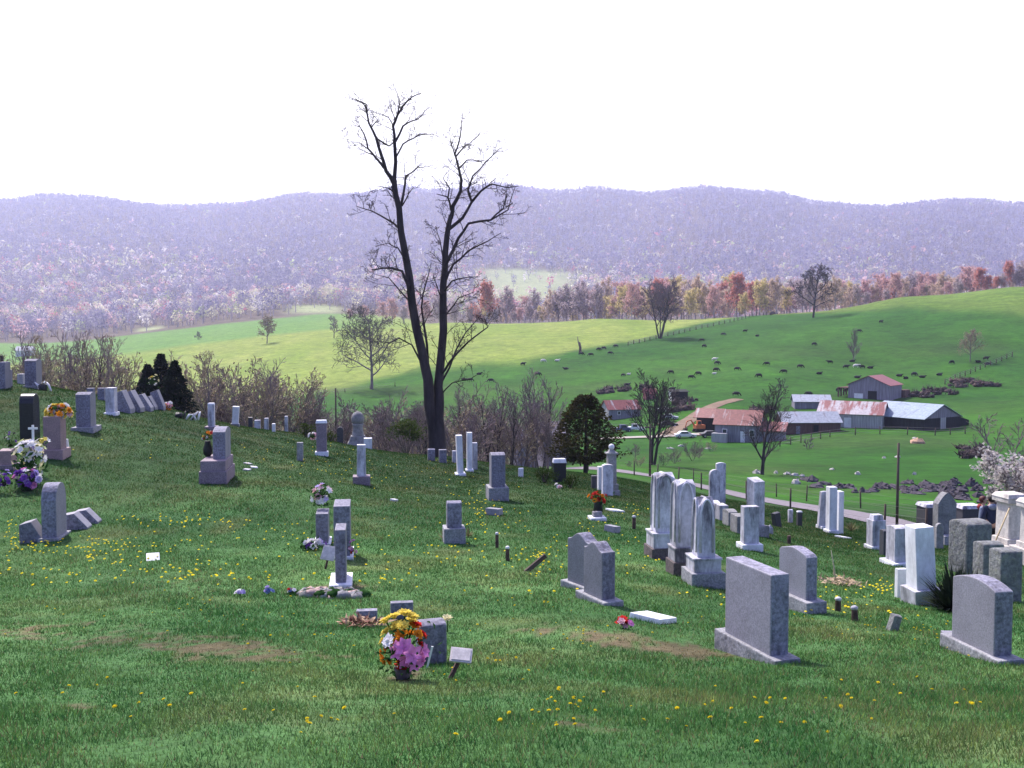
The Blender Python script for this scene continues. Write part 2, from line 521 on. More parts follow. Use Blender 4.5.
XX = SS * (np.maximum(YY, 0) * 0.95 + 9)
gx, gy = XX.ravel(), YY.ravel()
gz = ground(gx, gy)
b_ = gy < Y0
gz[b_] += (gy[b_] - Y0) * -0.05
fine = sstep(40, 90, gy)
gz = gz + fine * (fbm(gx * .05, gy * .05, 31) - .5) * np.clip(gy * .004, 0, 1.2) + sstep(1300, 2200, gy) * (fbm(gx * .004, gy * .004, 33) - .5) * 8
nr, nc = len(ys), len(ss)
ii = np.arange((nr - 1) * (nc - 1)); rr = ii // (nc - 1); cc_ = ii % (nc - 1)
v0 = rr * nc + cc_
GF = np.stack([v0, v0 + 1, v0 + nc + 1, v0 + nc], 1)
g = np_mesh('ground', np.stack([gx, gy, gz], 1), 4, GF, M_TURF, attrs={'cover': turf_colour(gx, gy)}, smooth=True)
tag(g, kind='structure')
GZ = gz.reshape(nr, nc)
def gmesh(x, y):
    """height of the built ground sheet (bilinear on its own grid)"""
    x = np.asarray(x, float); y = np.asarray(y, float); sh = x.shape
    x = x.ravel(); y = y.ravel()
    i = np.clip(np.searchsorted(ys, y) - 1, 0, nr - 2)
    fy = (y - ys[i]) / (ys[i + 1] - ys[i])
    s = np.clip(x / (np.maximum(y, 0) * 0.95 + 9), -.999, .999)
    j = np.clip(np.searchsorted(ss, s) - 1, 0, nc - 2)
    fx = (s - ss[j]) / (ss[j + 1] - ss[j])
    z = (GZ[i, j] * (1 - fx) + GZ[i, j + 1] * fx) * (1 - fy) + (GZ[i + 1, j] * (1 - fx) + GZ[i + 1, j + 1] * fx) * fy
    z = z.reshape(sh)
    return z if z.ndim else float(z)
def gp(p):
    return Vector((p[0], p[1], gmesh(p[0], p[1])))

# ------------------------------------------------------------------ road and dirt track, laid on the ground
def ribbon(name, pts, width, mat, lift, sub=8):
    P = [Vector(p) for p in pts]
    path = []
    for i in range(len(P) - 1):
        p0, p1, p2, p3 = P[max(i - 1, 0)], P[i], P[i + 1], P[min(i + 2, len(P) - 1)]
        for k in range(sub):
            s = k / sub
            path.append(0.5 * ((2 * p1) + (p2 - p0) * s + (2 * p0 - 5 * p1 + 4 * p2 - p3) * s * s + (3 * p1 - p0 - 3 * p2 + p3) * s ** 3))
    path.append(P[-1])
    W = 7
    V = []; Fc = []
    for i, p in enumerate(path):
        d = path[min(i + 1, len(path) - 1)] - path[max(i - 1, 0)]
        s = Vector((d.y, -d.x, 0)).normalized()
        zc = gmesh(p.x, p.y)
        for k in range(W):
            o = (k / (W - 1) - .5) * width * (1 + (.04 * math.sin(i * .9 + k) if k in (0, W - 1) else 0))
            q = p + s * o
            zl = gmesh(q.x, q.y)
            V.append((q.x, q.y, zl + lift + (.05 * (1 - (2 * abs(k / (W - 1) - .5)) ** 2))))
    for i in range(len(path) - 1):
        for k in range(W - 1):
            a = i * W + k
            Fc.append((a, a + 1, a + W + 1, a + W))
    o = np_mesh(name, np.array(V), 4, np.array(Fc), mat, smooth=True)
    return tag(o, kind='structure')
M_ROAD = plain('asphalt', (0.17, 0.15, 0.165), 0.9, 0.2, 2.5)
M_DIRT = plain('dirt', (0.17, 0.115, 0.075), 0.95, 0.3, .6)
M_GRAVEL = plain('gravel_lane', (0.30, 0.27, 0.23), 0.95, 0.25, 1.2)
road_pts = [at(1075, 37), at(1010, 42.5), at(955, 46.5), at(900, 50.5), at(850, 55.5), at(800, 61), at(750, 67), at(700, 75), at(650, 82), at(600, 89), at(560, 97), at(500, 112), at(430, 130)]
ribbon('road', road_pts, 4.2, M_ROAD, 0.035)
ribbon('dirt_track', [hit(664, 436), hit(682, 425), hit(700, 414), hit(716, 406), hit(730, 402), hit(738, 400)], 3.6, M_DIRT, 0.12)
ribbon('farm_lane', [hit(600, 439), hit(625, 438), hit(655, 437), hit(685, 435.5), hit(712, 434)], 3.6, M_GRAVEL, 0.18)

# ------------------------------------------------------------------ haze: the air between here and the ridge
def haze():
    m, t, out = nodes('air')
    v = N(t, 'ShaderNodeVolumePrincipled', Density=HAZE_DENSITY, Anisotropy=0.35)
    v.inputs['Color'].default_value = (0.66, 0.70, 1.0, 1)
    t.links.new(v.outputs[0], out.inputs['Volume'])
    b = MB(); x = 4700
    b.box((0, 2300, -80), (2 * x, 4700, 760))
    o = b.build('haze', m)
    return tag(o, 'pale lavender spring haze lying over the valley', 'haze', kind='stuff')
HAZE_DENSITY = 1.25e-4
haze()
# ------------------------------------------------------------------ bark, twigs, buds
M_BARK = plain('bark_dark', (0.050, 0.041, 0.043), 0.95, 0.45, 3.0, 0.1, 0.03, stretch=(1, 1, .25))
M_TWIG = plain('twigs_dark', (0.060, 0.048, 0.052), 0.95, 0.3, 1.0, 0.05)
M_TWIGD = plain('twigs_ash', (0.12, 0.10, 0.10), .95, .25, .5, .05)
M_BARKP = plain('bark_pale', (0.38, 0.33, 0.33), .95, .25, 1, .05)
M_BARKG = plain('bark_grey', (0.18, 0.145, 0.145), 0.95, 0.35, 1.0, 0.05)
M_TWIGG = plain('twigs_grey', (0.22, 0.175, 0.18), 0.95, 0.25, .5, 0.05)
M_TWIGP = plain('twigs_plum', (0.20, 0.15, 0.155), 0.95, 0.3, .5, 0.05)
M_TWIGT = plain('twigs_tan', (0.33, 0.26, 0.185), 0.95, 0.25, .5, 0.05)
def leafmat(name, col, var=.3, tr=.45, scale=.9):
    m, t, out = nodes(name)
    n = noise(t, scale, 3, .6)
    c = ramp(t, n, ((.3, tuple(x * (1 - var) for x in col)), (.7, tuple(min(x * (1 + var), .95) for x in col))))
    d = t.nodes.new('ShaderNodeBsdfDiffuse'); tl = t.nodes.new('ShaderNodeBsdfTranslucent'); mx = t.nodes.new('ShaderNodeMixShader')
    mx.inputs[0].default_value = tr
    t.links.new(c, d.inputs[0]); t.links.new(c, tl.inputs[0])
    t.links.new(d.outputs[0], mx.inputs[1]); t.links.new(tl.outputs[0], mx.inputs[2]); t.links.new(mx.outputs[0], out.inputs['Surface'])
    return m
B_RED = leafmat('buds_red', (0.55, 0.25, 0.20)); B_PINK = leafmat('buds_pink', (0.62, 0.40, 0.37)); B_YEL = leafmat('buds_yellow', (0.62, 0.52, 0.25))
B_GRN = leafmat('buds_green', (0.24, 0.27, 0.09)); B_TAN = leafmat('buds_tan', (0.58, 0.45, 0.34)); B_WHT = leafmat('blossom_white', (0.66, 0.58, 0.56))
B_BLS = leafmat('blossom_dull', (0.50, 0.46, 0.44)); B_GRY = leafmat('buds_grey', (0.46, 0.38, 0.38))

def branch(T, C, rg, p, d, L, r, lvl, mx, o):
    """one limb with its side limbs; levels below o['split'] go to the trunk mesh T, the rest to the crown mesh C"""
    n = 5 if lvl == 0 else (4 if lvl == 1 else 3)
    pts = [p.copy()]; rad = [r]
    q = p.copy(); dd = d.copy()
    rend = r * (o['tip'] if lvl else .35)
    for i in range(n):
        w = o['wob'] * (0.5 if lvl == 0 else 1.0)
        dd = (dd + Vector((rg.uniform(-w, w), rg.uniform(-w, w), rg.uniform(-w, w) * .6 + o['up'] * (.5 if lvl else .2)))).normalized()
        q = q + dd * (L / n)
        pts.append(q.copy()); rad.append(max(r + (rend - r) * (i + 1) / n, o['min']))
    mb = T if lvl < o['split'] else C
    mb.tube(pts, rad, 7 if lvl == 0 else (5 if lvl == 1 else 3), cap=False, sm=True)
    if lvl >= mx:
        if o.get('ends') is not None: o['ends'].extend((pts[-1], pts[-2], pts[len(pts) // 2]))
        return
    k = o['kids'][min(lvl, len(o['kids']) - 1)]
    st = o['start'] if lvl == 0 else .22
    for j in range(k):
        f = st + (1 - st) * (j + rg.uniform(.2, .9)) / k
        f = min(f, .99)
        s = f * n; i = min(int(s), n - 1); b = pts[i].lerp(pts[i + 1], s - i)
        ax = (pts[i + 1] - pts[i]).normalized()
        side = ax.orthogonal().normalized(); side.rotate(Matrix.Rotation(rg.uniform(0, 6.28) if lvl else (j * 2.4 + rg.uniform(-.5, .5)), 3, ax))
        an = R(o['ang'] + rg.uniform(-14, 14)) * (1.0 if lvl else (1.1 - .4 * f))
        nd = (ax * math.cos(an) + side * math.sin(an)).normalized()
        ln = L * o['len'] * rg.uniform(.7, 1.15) * ((1.15 - .6 * f) if lvl == 0 else (1.05 - .45 * f))
        rr = rad[i] * rg.uniform(.5, .68)
        branch(T, C, rg, b, nd, ln, max(rr, o['min']), lvl + 1, mx, o)
def tree_meshes(seed, h, r, stems=1, mx=3, lean=.12, bud=None, budn=0, buds=.3, **kw):
    rg = random.Random(seed)
    o = dict(kids=(9, 6, 4), ang=46, len=.55, wob=.16, up=.10, tip=.35, min=.02, split=2, start=.28, ends=[])
    o.update(kw)
    T, C = MB(), MB()
    for s in range(stems):
        a = s * 6.283 / stems + rg.uniform(-.5, .5)
        l = lean if stems > 1 else lean * .3
        p = Vector((math.cos(a), math.sin(a), 0)) * (r * .9 if stems > 1 else 0)
        branch(T, C, rg, p - Vector((0, 0, .3)), Vector((math.cos(a) * l, math.sin(a) * l, 1)).normalized(), h * rg.uniform(.82, 1) * (.86), r * (1 if stems == 1 else rg.uniform(.5, .9)), 0, mx, o)
    # root flare
    if bud is not None and o['ends']:
        for k in range(budn):
            e = rg.choice(o['ends'])
            c = e + Vector((rg.gauss(0, buds), rg.gauss(0, buds), rg.gauss(0, buds)))
            d = Vector((rg.uniform(-1, 1), rg.uniform(-1, 1), rg.uniform(-1, 1)))
            C.petal(c, d, (rg.uniform(-1, 1), rg.uniform(-1, 1), rg.uniform(-1, 1)), buds * 1.5, buds * 1.1, 1)
    return T, C
def make_tree(kind, label, cat, loc, T, C, mt, mc, group=None, rz=0, scale=1.0):
    t = thing(kind, label, cat, loc, rz, group, scale=scale)
    T.build('trunk', mt, t); C.build('crown', mc, t)
    return t

# ------------------------------------------------------------------ the tall twin-stemmed tree on the crest, limbs laid out after its real ones
def locust():
    D0 = 54.0
    base = hit(435, 457); D0 = base.y
    t = thing('bare_tree', 'tall dark leafless tree with two stems forking from one trunk on the cemetery crest', 'tree', base)
    rg = random.Random(5)
    T, C = MB(), MB()
    def P(px, py, dy=0.0):
        a, tt = ray(px, py); d = D0 + dy
        return Vector((a * d, d, tt * d)) - base
    rr = lambda w: w * D0 / F / 2
    limbs = [   # pixel points, widths in pixels at both ends, depth at both ends, number of side twigs
        ([(434, 460), (433.5, 430), (428, 380), (422, 352), (412, 303), (405, 253), (399, 208), (394, 180)], 12.5, 5.0, 0, -.5, 15),
        ([(439, 460), (439, 430), (439, 404), (438, 387), (441, 357), (443, 303), (445, 268), (447, 235), (451, 215)], 12.5, 4.6, 0, .6, 16),
        ([(394, 182), (395.7, 162), (394.7, 143), (393, 126), (397.5, 115), (403, 106), (412, 97), (421.6, 93)], 4.4, .8, -.5, .4, 11),
        ([(397.5, 115), (400, 102), (394.7, 87.4)], 1.8, .6, .0, -.5, 5),
        ([(394.7, 143), (403, 126), (412, 121), (418, 119), (424, 113)], 2.4, .7, -.2, 1.4, 7),
        ([(395.5, 158), (403, 144), (414, 138), (420, 134), (427, 133)], 1.9, .6, -.4, -2, 7),
        ([(394, 184), (386, 171), (381, 154), (376, 137.5), (368.8, 123), (366, 104), (355.8, 99.5)], 4.2, .8, -.5, -1.6, 11),
        ([(384, 168), (376, 158), (368, 148.6), (364, 134), (360, 127), (353, 124.5)], 2.6, .7, -.6, .8, 8),
        ([(376, 138), (389, 146), (395, 141)], 1.8, 1.0, -1.2, -.2, 3),
        ([(371, 128), (376, 122), (379, 118)], 1.3, .5, -1.4, -2.2, 4),
        ([(368, 149), (360, 143), (347, 142)], 1.2, .5, .4, 1.2, 5),
        ([(393, 126), (388, 117), (379, 113)], 1.3, .5, .4, 1.2, 5),
        ([(401, 206), (405, 184), (406, 176), (414, 171), (421.6, 164)], 3.0, .6, -.4, 1.2, 8),
        ([(402, 206), (409, 193), (414, 187)], 1.6, .5, -.4, -1.2, 4),
        ([(397, 196), (388, 188), (376, 186)], 1.6, .5, -.4, -1.6, 6),
        ([(402, 232), (394, 223.5), (377, 213.6), (365, 209), (356, 206)], 2.4, .6, -.3, 1.5, 10),
        ([(406, 262), (398, 248), (388, 243), (376, 246)], 1.7, .5, -.3, -1.8, 8),
        ([(412, 300), (402, 271), (392, 268), (384, 268), (372, 270)], 3.4, 1.0, -.3, -1.4, 10),
        ([(414, 308), (401, 292), (389, 278), (377, 275)], 2.0, .6, -.3, 1.6, 8),
        ([(431, 395), (427, 345), (421.5, 308), (426, 283), (430, 268)], 3.4, .8, .1, 1.8, 14),
        ([(426, 372), (412, 345), (399, 338), (388, 344), (383, 352)], 2.0, .6, 0, -2.2, 8),
        ([(451, 218), (453, 206), (460.6, 191), (461.5, 180), (458.8, 169), (455, 154), (460.6, 134), (461.5, 120)], 5.0, .8, .6, 0, 12),
        ([(455, 156), (451, 143), (450, 136)], 1.5, .5, .2, -1, 5),
        ([(455.5, 157), (466, 145), (477, 145)], 1.8, .6, .2, 1.4, 6),
        ([(458.8, 169), (467, 160), (478, 161), (487, 161)], 1.6, .6, .2, -1.4, 6),
        ([(448, 230), (462.5, 218), (471.7, 202), (468, 190), (472.7, 176), (486.6, 161), (499.6, 148)], 4.0, .8, .6, 1.6, 12),
        ([(471.7, 202), (481, 191), (492, 184), (507, 187.6), (519, 186)], 2.8, .6, 1, -1, 9),
        ([(451, 210), (447.6, 197), (436.5, 194)], 2.4, .6, .6, -1.2, 6),
        ([(448, 198), (449.5, 187.6), (443, 178), (448.5, 171)], 1.9, .5, .4, .9, 5),
        ([(444, 272), (447, 262), (458.5, 238), (468.4, 223.5), (490.7, 220), (503, 209), (507, 193)], 4.4, .8, .5, -1.5, 12),
        ([(490.7, 220), (508, 210), (515.5, 186)], 1.9, .6, -1.0, .4, 7),
        ([(444, 285), (453.6, 264), (468, 251), (488, 241), (501, 233)], 3.0, .6, .4, 1.8, 9),
        ([(445, 290), (452, 281), (463.5, 278), (478, 277)], 2.0, .6, .4, -1.8, 7),
        ([(443, 320), (447.7, 312.6), (458.5, 298), (474, 292)], 2.4, .6, .3, 1.4, 9),
        ([(443, 258), (440, 240), (436, 226)], 1.6, .5, .4, 1.2, 6),
        ([(442, 300), (437, 286), (433, 276)], 1.5, .5, .4, -1.2, 6),
        ([(441, 375), (449.6, 362), (468, 342), (488, 327), (484, 317)], 2.8, .6, .3, -1.8, 12),
        ([(440, 385), (456, 350), (466, 332), (482, 314)], 2.4, .6, .3, 1.8, 12),
        ([(441, 395), (452, 383), (470, 379), (482, 372)], 1.6, .5, .2, .9, 6),
    ]
    o = dict(kids=(5, 4, 3), ang=50, len=.52, wob=.24, up=.07, tip=.35, min=.008, split=0, start=.2, ends=None)
    for i, (pp, w0, w1, z0, z1, nt) in enumerate(limbs):
        pts = []; m = len(pp)
        for k, (x, y) in enumerate(pp):
            f = k / (m - 1)
            pts.append(P(x, y, z0 + (z1 - z0) * f + rg.uniform(-.15, .15) * (k > 0)))
        # resample with small kinks
        fine = []
        for k in range(m - 1):
            for s in (0, .5):
                q = pts[k].lerp(pts[k + 1], s)
                if s: q += Vector((rg.uniform(-1, 1), rg.uniform(-1, 1), rg.uniform(-1, 1))) * .035 * (pts[k + 1] - pts[k]).length
                fine.append(q)
        fine.append(pts[-1])
        L = len(fine)
        rad = [rr(w0) * (1 - k / (L - 1)) + rr(w1) * (k / (L - 1)) for k in range(L)]
        if i < 2:
            rad[0] *= 1.3; fine[0] -= Vector((0, 0, .4)); rad[1] *= 1.12
        T.tube(fine, rad, 9 if i < 2 else 6, cap=False)
        for j in range(nt):
            f = rg.uniform(.42 if i < 2 else .2, 1.0); s = f * (L - 1); k = min(int(s), L - 2)
            b = fine[k].lerp(fine[k + 1], s - k); ax = (fine[k + 1] - fine[k]).normalized()
            sd = ax.orthogonal().normalized(); sd.rotate(Matrix.Rotation(rg.uniform(0, 6.28), 3, ax))
            nd = (ax * .6 + sd * .85 + Vector((0, 0, .15))).normalized()
            ln = rg.uniform(.6, 1.5) * (1.0 if i >= 2 else 1.15) * (1 - .35 * f)
            branch(T, C, rg, b, nd, ln, min(rad[k] * .45, .022), 1, 3, o)
    T.build('trunk', M_BARK, t); C.build('crown', M_TWIG, t)
locust()

# ------------------------------------------------------------------ evergreens
M_CEDAR = leafmat('cedar_leaf', (0.052, 0.046, 0.019), .45, .15, 1.5)
M_SPRUCE = leafmat('spruce_needles', (0.022, 0.032, 0.026), .4, .1, 1.5)
def evergreen(kind, label, loc, h, rmax, prof, mat, n, seed, group=None, trunk_h=.12, leaf=.22):
    rg = random.Random(seed)
    t = thing(kind, label, 'tree', loc, 0, group)
    T = MB().tube([(0, 0, -.3), (.03, 0, h * .5), (0, 0, h * .96)], [h * .022 + .05, h * .014 + .03, .02], 7)
    C = MB()
    lump = [(rg.uniform(0, 6.28), rg.uniform(trunk_h, .95), rg.uniform(.55, 1.22)) for _ in range(34)]
    for k in range(n):
        zf = trunk_h + (1 - trunk_h) * rg.random() ** 1.15
        rm = rmax * prof(zf)
        a = rg.uniform(0, 6.283)
        g = 1.0
        for la, lz, lg in lump:
            da = abs((a - la + math.pi) % (2 * math.pi) - math.pi)
            if da < .6 and abs(zf - lz) < .09: g = lg
        rr = rm * g * (rg.random() ** .35)
        c = (rr * math.cos(a), rr * math.sin(a), zf * h - rr * .12)
        d = Vector((math.cos(a) + rg.gauss(0, .5), math.sin(a) + rg.gauss(0, .5), rg.gauss(.1, .5)))
        C.petal(c, d, (rg.gauss(0, .6), rg.gauss(0, .6), 1), leaf * rg.uniform(.7, 1.5), leaf * rg.uniform(.5, .9))
    T.build('trunk', M_BARK, t); C.build('crown', mat, t)
    return t
cb = at(586, 60.5); 
evergreen('cedar_tree', 'dense dark olive evergreen tree with rounded cone crown and short bare trunk', cb, 4.75, 2.35,
          lambda z: (min(1, (z - .10) * 5) * (1.03 - z) ** .6 * 1.25), M_CEDAR, 6800, 3, trunk_h=.17, leaf=.19)
for i, (px, top, w, d) in enumerate(((147, 366, 2.2, 66), (160, 355, 2.5, 69), (174, 362, 2.3, 67))):
    b = at(px, d); a, tt = ray(px, top); h = tt * d - b.z
    evergreen('spruce_tree', ('dark spruce with lower top at the left side of the spruce clump', 'tallest dark spruce in the middle of the spruce clump', 'dark spruce at the right side of the spruce clump beside bare brush')[i],
              b, h, w * 1.15, lambda z: max(1.0 - z, .02) ** .92 * (.86 + .16 * math.sin(z * 42)), M_SPRUCE, 6500, 30 + i, 'dark spruces below the crest', .05, .2)

# ------------------------------------------------------------------ single bare trees standing about
def bare(px, py, top, kind, label, seed, r=.25, loc=None, mats=(None, None), group=None, **kw):
    p = loc if loc is not None else gp(hit(px, py))
    a, tt = ray(px, top); h = tt * p.y - p.z
    T, C = tree_meshes(seed, h, r, min=kw.pop('min', .012 + .00016 * p.y), **kw)
    # bring the grown tree to the photographed height
    zt = max(v[2] for v in T.v + C.v)
    s = h / zt
    for mb in (T, C): mb.v = [(v[0] * s, v[1] * s, v[2] * s) for v in mb.v]
    return make_tree(kind, label, 'tree', p, T, C, mats[0] or M_BARK, mats[1] or M_TWIG, group)
bare(660, 338, 274, 'bare_tree', 'bare dark tree with several trunks at the pasture crest, cattle below it', 11, .42, stems=4, lean=.26, mx=4, kids=(9, 7, 5, 3), wob=.13, start=.25, mats=(M_BARK, M_TWIGP))
bare(813, 306.5, 262, 'bare_tree', 'dark round-crowned bare tree alone on the hilltop skyline of the pasture', 12, .55, mx=4, loc=at(813, 440), kids=(11, 7, 5, 3), ang=50, len=.62, start=.2, wob=.16, mats=(M_BARK, M_TWIG))
bare(853, 361, 327, 'young_tree', 'small plum-grey egg-shaped leafless tree halfway up the pasture', 13, .16, mx=4, kids=(22, 9, 6, 3), ang=34, len=.42, start=.12, wob=.10, up=.20, min=.02, mats=(M_BARKG, M_TWIGP))
bare(970, 362, 328, 'young_tree', 'small pale round-crowned budding tree on the pasture with cattle resting beneath', 14, .16, mx=4, min=.02, kids=(14, 8, 5, 3), ang=48, len=.58, start=.2, wob=.12, mats=(M_BARKG, M_TWIGT), bud=B_GRN, budn=700, buds=.22)
bare(267, 343, 313, 'field_tree', 'small tan round tree alone in the pale field', 15, .3, kids=(12, 7, 5), ang=48, len=.58, start=.25, wob=.12, mats=(M_BARKG, M_TWIGT), bud=B_TAN, budn=600, buds=.45)
bare(334, 338, 315, 'field_tree', 'smallest grey bare tree alone in the pale field, right of the tan one', 16, .25, kids=(10, 6, 4), ang=45, start=.2, wob=.12, mats=(M_BARKG, M_TWIGG))
bare(198, 340, 331, 'field_tree', 'tiny grey-green bush in the pale hayfield', 17, .2, kids=(10, 6, 4), ang=55, start=.12, wob=.12, mats=(M_BARKG, M_TWIGG))
bare(372, 389, 303, 'bare_tree', 'wide spreading grey bare tree at the hayfield edge, left of the tall twin-stemmed tree', 18, .5, mx=4, kids=(13, 8, 5, 3), ang=58, len=.66, start=.2, wob=.18, up=.07, mats=(M_BARKG, M_TWIGD))
bare(652, 466, 368, 'bare_tree', 'leafless many-stemmed tree beyond the road in front of the parked trucks', 19, .27, stems=3, lean=.16, mx=4, min=.018, kids=(10, 7, 5, 3), wob=.13, ang=38, start=.25, loc=at(653, 112))
bare(762, 475, 384, 'bare_tree', 'leafless dark tree on the slope in front of the rusty roofed farmhouse', 20, .27, stems=1, lean=.1, mx=4, min=.018, kids=(8, 7, 5, 3), wob=.17, ang=40, start=.14, len=.72)
bare(776, 404, 377, 'bare_tree', 'small spindly bare tree behind the rusty roofed farmhouse', 27, .16, kids=(7, 5, 3), wob=.2, ang=46, start=.3, loc=at(775, 215))
bare(1004, 455, 412, 'bare_tree', 'thin bare tree behind the pale blossoming bush', 22, .16, stems=2, lean=.4, kids=(8, 5, 3), wob=.2, ang=46, start=.3, mats=(M_BARKG, M_TWIGP), loc=at(1006, 100))
bare(808, 449, 437, 'young_tree', 'tiny bare sapling among low brush on the green bank', 23, .08, stems=2, lean=.4, kids=(6, 4), wob=.2, ang=46, start=.2, mats=(M_BARKG, M_TWIGG), mx=2)

# ------------------------------------------------------------------ brush and trees in the dip behind the crest
def proto(seed, h, r, mats, **kw):
    T, C = tree_meshes(seed, h, r, **kw)
    zt = max(v[2] for v in T.v + C.v); s = h / zt
    for mb in (T, C): mb.v = [(v[0] * s, v[1] * s, v[2] * s) for v in mb.v]
    return T, C, mats
SH = [proto(40, 5, .07, (M_BARKG, M_TWIGP), stems=5, lean=.5, mx=3, kids=(8, 6, 4), ang=34, len=.5, wob=.2, start=.15, min=.014),
      proto(41, 5, .07, (M_BARKG, M_TWIGT), stems=5, lean=.55, mx=3, kids=(8, 6, 4), ang=38, len=.5, wob=.2, start=.15, min=.014, bud=B_GRN, budn=240, buds=.09),
      proto(42, 5, .07, (M_BARK, M_TWIGP), stems=4, lean=.4, mx=3, kids=(9, 6, 4), ang=36, len=.5, wob=.22, start=.12, min=.014, bud=B_PINK, budn=160, buds=.07),
      proto(43, 8, .13, (M_BARKG, M_TWIGG), stems=1, mx=3, kids=(12, 7, 4), ang=40, len=.5, wob=.14, start=.2, min=.015),
      proto(44, 8, .12, (M_BARK, M_TWIGP), stems=2, lean=.25, mx=3, kids=(11, 7, 4), ang=32, len=.48, wob=.14, start=.2, min=.015),
      proto(45, 8, .12, (M_BARKG, M_TWIGT), stems=1, mx=3, kids=(12, 7, 4), ang=42, len=.5, wob=.16, start=.18, min=.015, bud=B_YEL, budn=260, buds=.10)]
SH_LAB = ['plum-brown leafless many-stemmed shrub in the brush', 'tan-twigged shrub with faint green buds in the brush', 'dark shrub with reddish buds in the brush',
          'grey leafless small tree rising from the brush', 'dark twin-stemmed leafless small tree rising from the brush', 'tan small tree with yellow-green buds rising from the brush']
SH_CAT = ['shrub', 'shrub', 'shrub', 'tree', 'tree', 'tree']
SH_NAME = ['bare_shrub', 'budding_shrub', 'red_budded_shrub', 'bare_sapling', 'twin_sapling', 'budding_sapling']
SH_ROOT = [None] * 6
def plant(k, px, top, d, wide=1.0, where=''):
    b = at(px, d); a, tt = ray(px, top); h = tt * d - b.z
    if h < .6: return
    T, C, m = SH[k]; base = 5.0 if k < 3 else 8.0
    s = h / base
    lab = SH_LAB[k] + where
    grp = SH_NAME[k].replace('_', ' ') + 's' + where
    rz = random.uniform(0, 6.28)
    if SH_ROOT[k] is None:
        o = make_tree(SH_NAME[k], lab, SH_CAT[k], b, T, C, m[0], m[1], grp, rz)
        SH_ROOT[k] = o; o.scale = (s * wide, s * wide, s)
    else:
        dup(SH_ROOT[k], b, rz, (s * wide, s * wide, s), lab, grp)
for i in range(12):    # grove at the top left
    px = 24 + i * 8.2 + random.uniform(-3, 3)
    plant((3, 5, 4, 3, 5, 3)[i % 6], px, random.uniform(328, 344), random.uniform(66, 84), .8, ' beyond the left crest')
for px, top in ((6, 352), (16, 345), (30, 350), (56, 352), (88, 356), (112, 352)):
    plant(random.choice((0, 1)), px, top, random.uniform(62, 72), 1.0, ' beyond the left crest')
for px, top, k in ((186, 365, 1), (197, 350, 1), (207, 349, 5), (219, 354, 1), (236, 366, 1), (246, 360, 0), (258, 372, 1), (266, 358, 3), (272, 357, 3), (280, 366, 1), (290, 372, 0), (300, 384, 0),
                   (230, 378, 2), (252, 384, 0), (192, 384, 0)):
    plant(k, px, top, random.uniform(62, 88), 1.0 if k < 3 else .8, ' right of the dark spruces')
for i in range(17):
    px = 308 + i * 13.2 + random.uniform(-4, 4)
    top = 400 + random.uniform(-8, 16) + max(0, (px - 480) * .06)
    plant((0, 2, 0, 4, 1, 0)[i % 6], px, top, random.uniform(66, 115), 1.15, ' behind the tall twin-stemmed tree')
for px, top, k in ((318, 382, 4), (345, 388, 0), (392, 386, 0), (414, 392, 2), (462, 384, 4), (472, 380, 3), (492, 380, 4), (500, 384, 3), (512, 390, 4), (523, 384, 0), (533, 366, 3), (541, 370, 4), (548, 378, 3), (536, 386, 3), (555, 398, 0), (480, 396, 2), (507, 410, 2), (420, 408, 1)):
    plant(k, px, top, random.uniform(72, 100), .85, ' behind the tall twin-stemmed tree')
for px, top, k, d in ((694, 438, 0, 128), (700, 444, 0, 135), (712, 441, 1, 150), (676, 446, 0, 120), (636, 442, 0, 140), (665, 452, 2, 110), (640, 456, 1, 105), (630, 460, 0, 100), (610, 442, 0, 150), (690, 470, 1, 96), (600, 425, 0, 165)):
    plant(k, px, top, d, 1.2, ' on the bank beyond the road')

# pale blossoming bush at the right edge
def blossom_bush():
    b = at(1040, 60)
    T, C = tree_meshes(61, 4.2, .09, stems=6, lean=.75, mx=3, kids=(9, 7, 5), ang=40, len=.55, wob=.2, start=.12, min=.014, bud=B_BLS, budn=3000, buds=.13)
    a, tt = ray(1030, 446); h = tt * b.y - b.z
    zt = max(v[2] for v in T.v + C.v); s = h / zt
    for mb in (T, C): mb.v = [(v[0] * s * 1.1, v[1] * s * 1.1, v[2] * s) for v in mb.v]
    make_tree('blossom_bush', 'big pale pinkish blossoming bush at the right beyond the tall tombs', 'bush', b, T, C, M_BARKG, [M_TWIGG, B_BLS])
blossom_bush()

# small leafy bush by the tall tree, and brush at the farm
M_LEAF = leafmat('leaf_green', (0.060, 0.085, 0.025), .4, .3, 3.0)
M_BOX = leafmat('boxwood_green', (0.040, 0.062, 0.020), .4, .25, 4.0)
def leafy(kind, label, cat, loc, w, h, n, mat, seed, leaf=.12, stem=.25, group=None):
    rg = random.Random(seed)
    t = thing(kind, label, cat, loc, 0, group)
    S = MB()
    for k in range(5):
        a = rg.uniform(0, 6.28); S.tube([(0, 0, -.1), (math.cos(a) * w * .15, math.sin(a) * w * .15, h * .4), (math.cos(a) * w * .32, math.sin(a) * w * .32, h * .75)], [.03, .02, .008], 4)
    C = MB()
    cl = [(rg.gauss(0, w * .2), rg.gauss(0, w * .2), h * rg.uniform(stem + .1, .85), w * rg.uniform(.18, .34)) for _ in range(14)]
    for k in range(n):
        cx, cy, cz_, cr = rg.choice(cl)
        d = Vector((rg.gauss(0, 1), rg.gauss(0, 1), rg.gauss(0, .8))).normalized() * cr * rg.random() ** .4
        z = max(cz_ + d.z * .9, .03)
        C.petal((cx + d.x, cy + d.y, z), d + Vector((0, 0, .05)), (rg.gauss(0, 1), rg.gauss(0, 1), 1), leaf * rg.uniform(.7, 1.4), leaf * .6)
    S.build('stem', M_BARKG, t); C.build('foliage', mat, t)
    return t
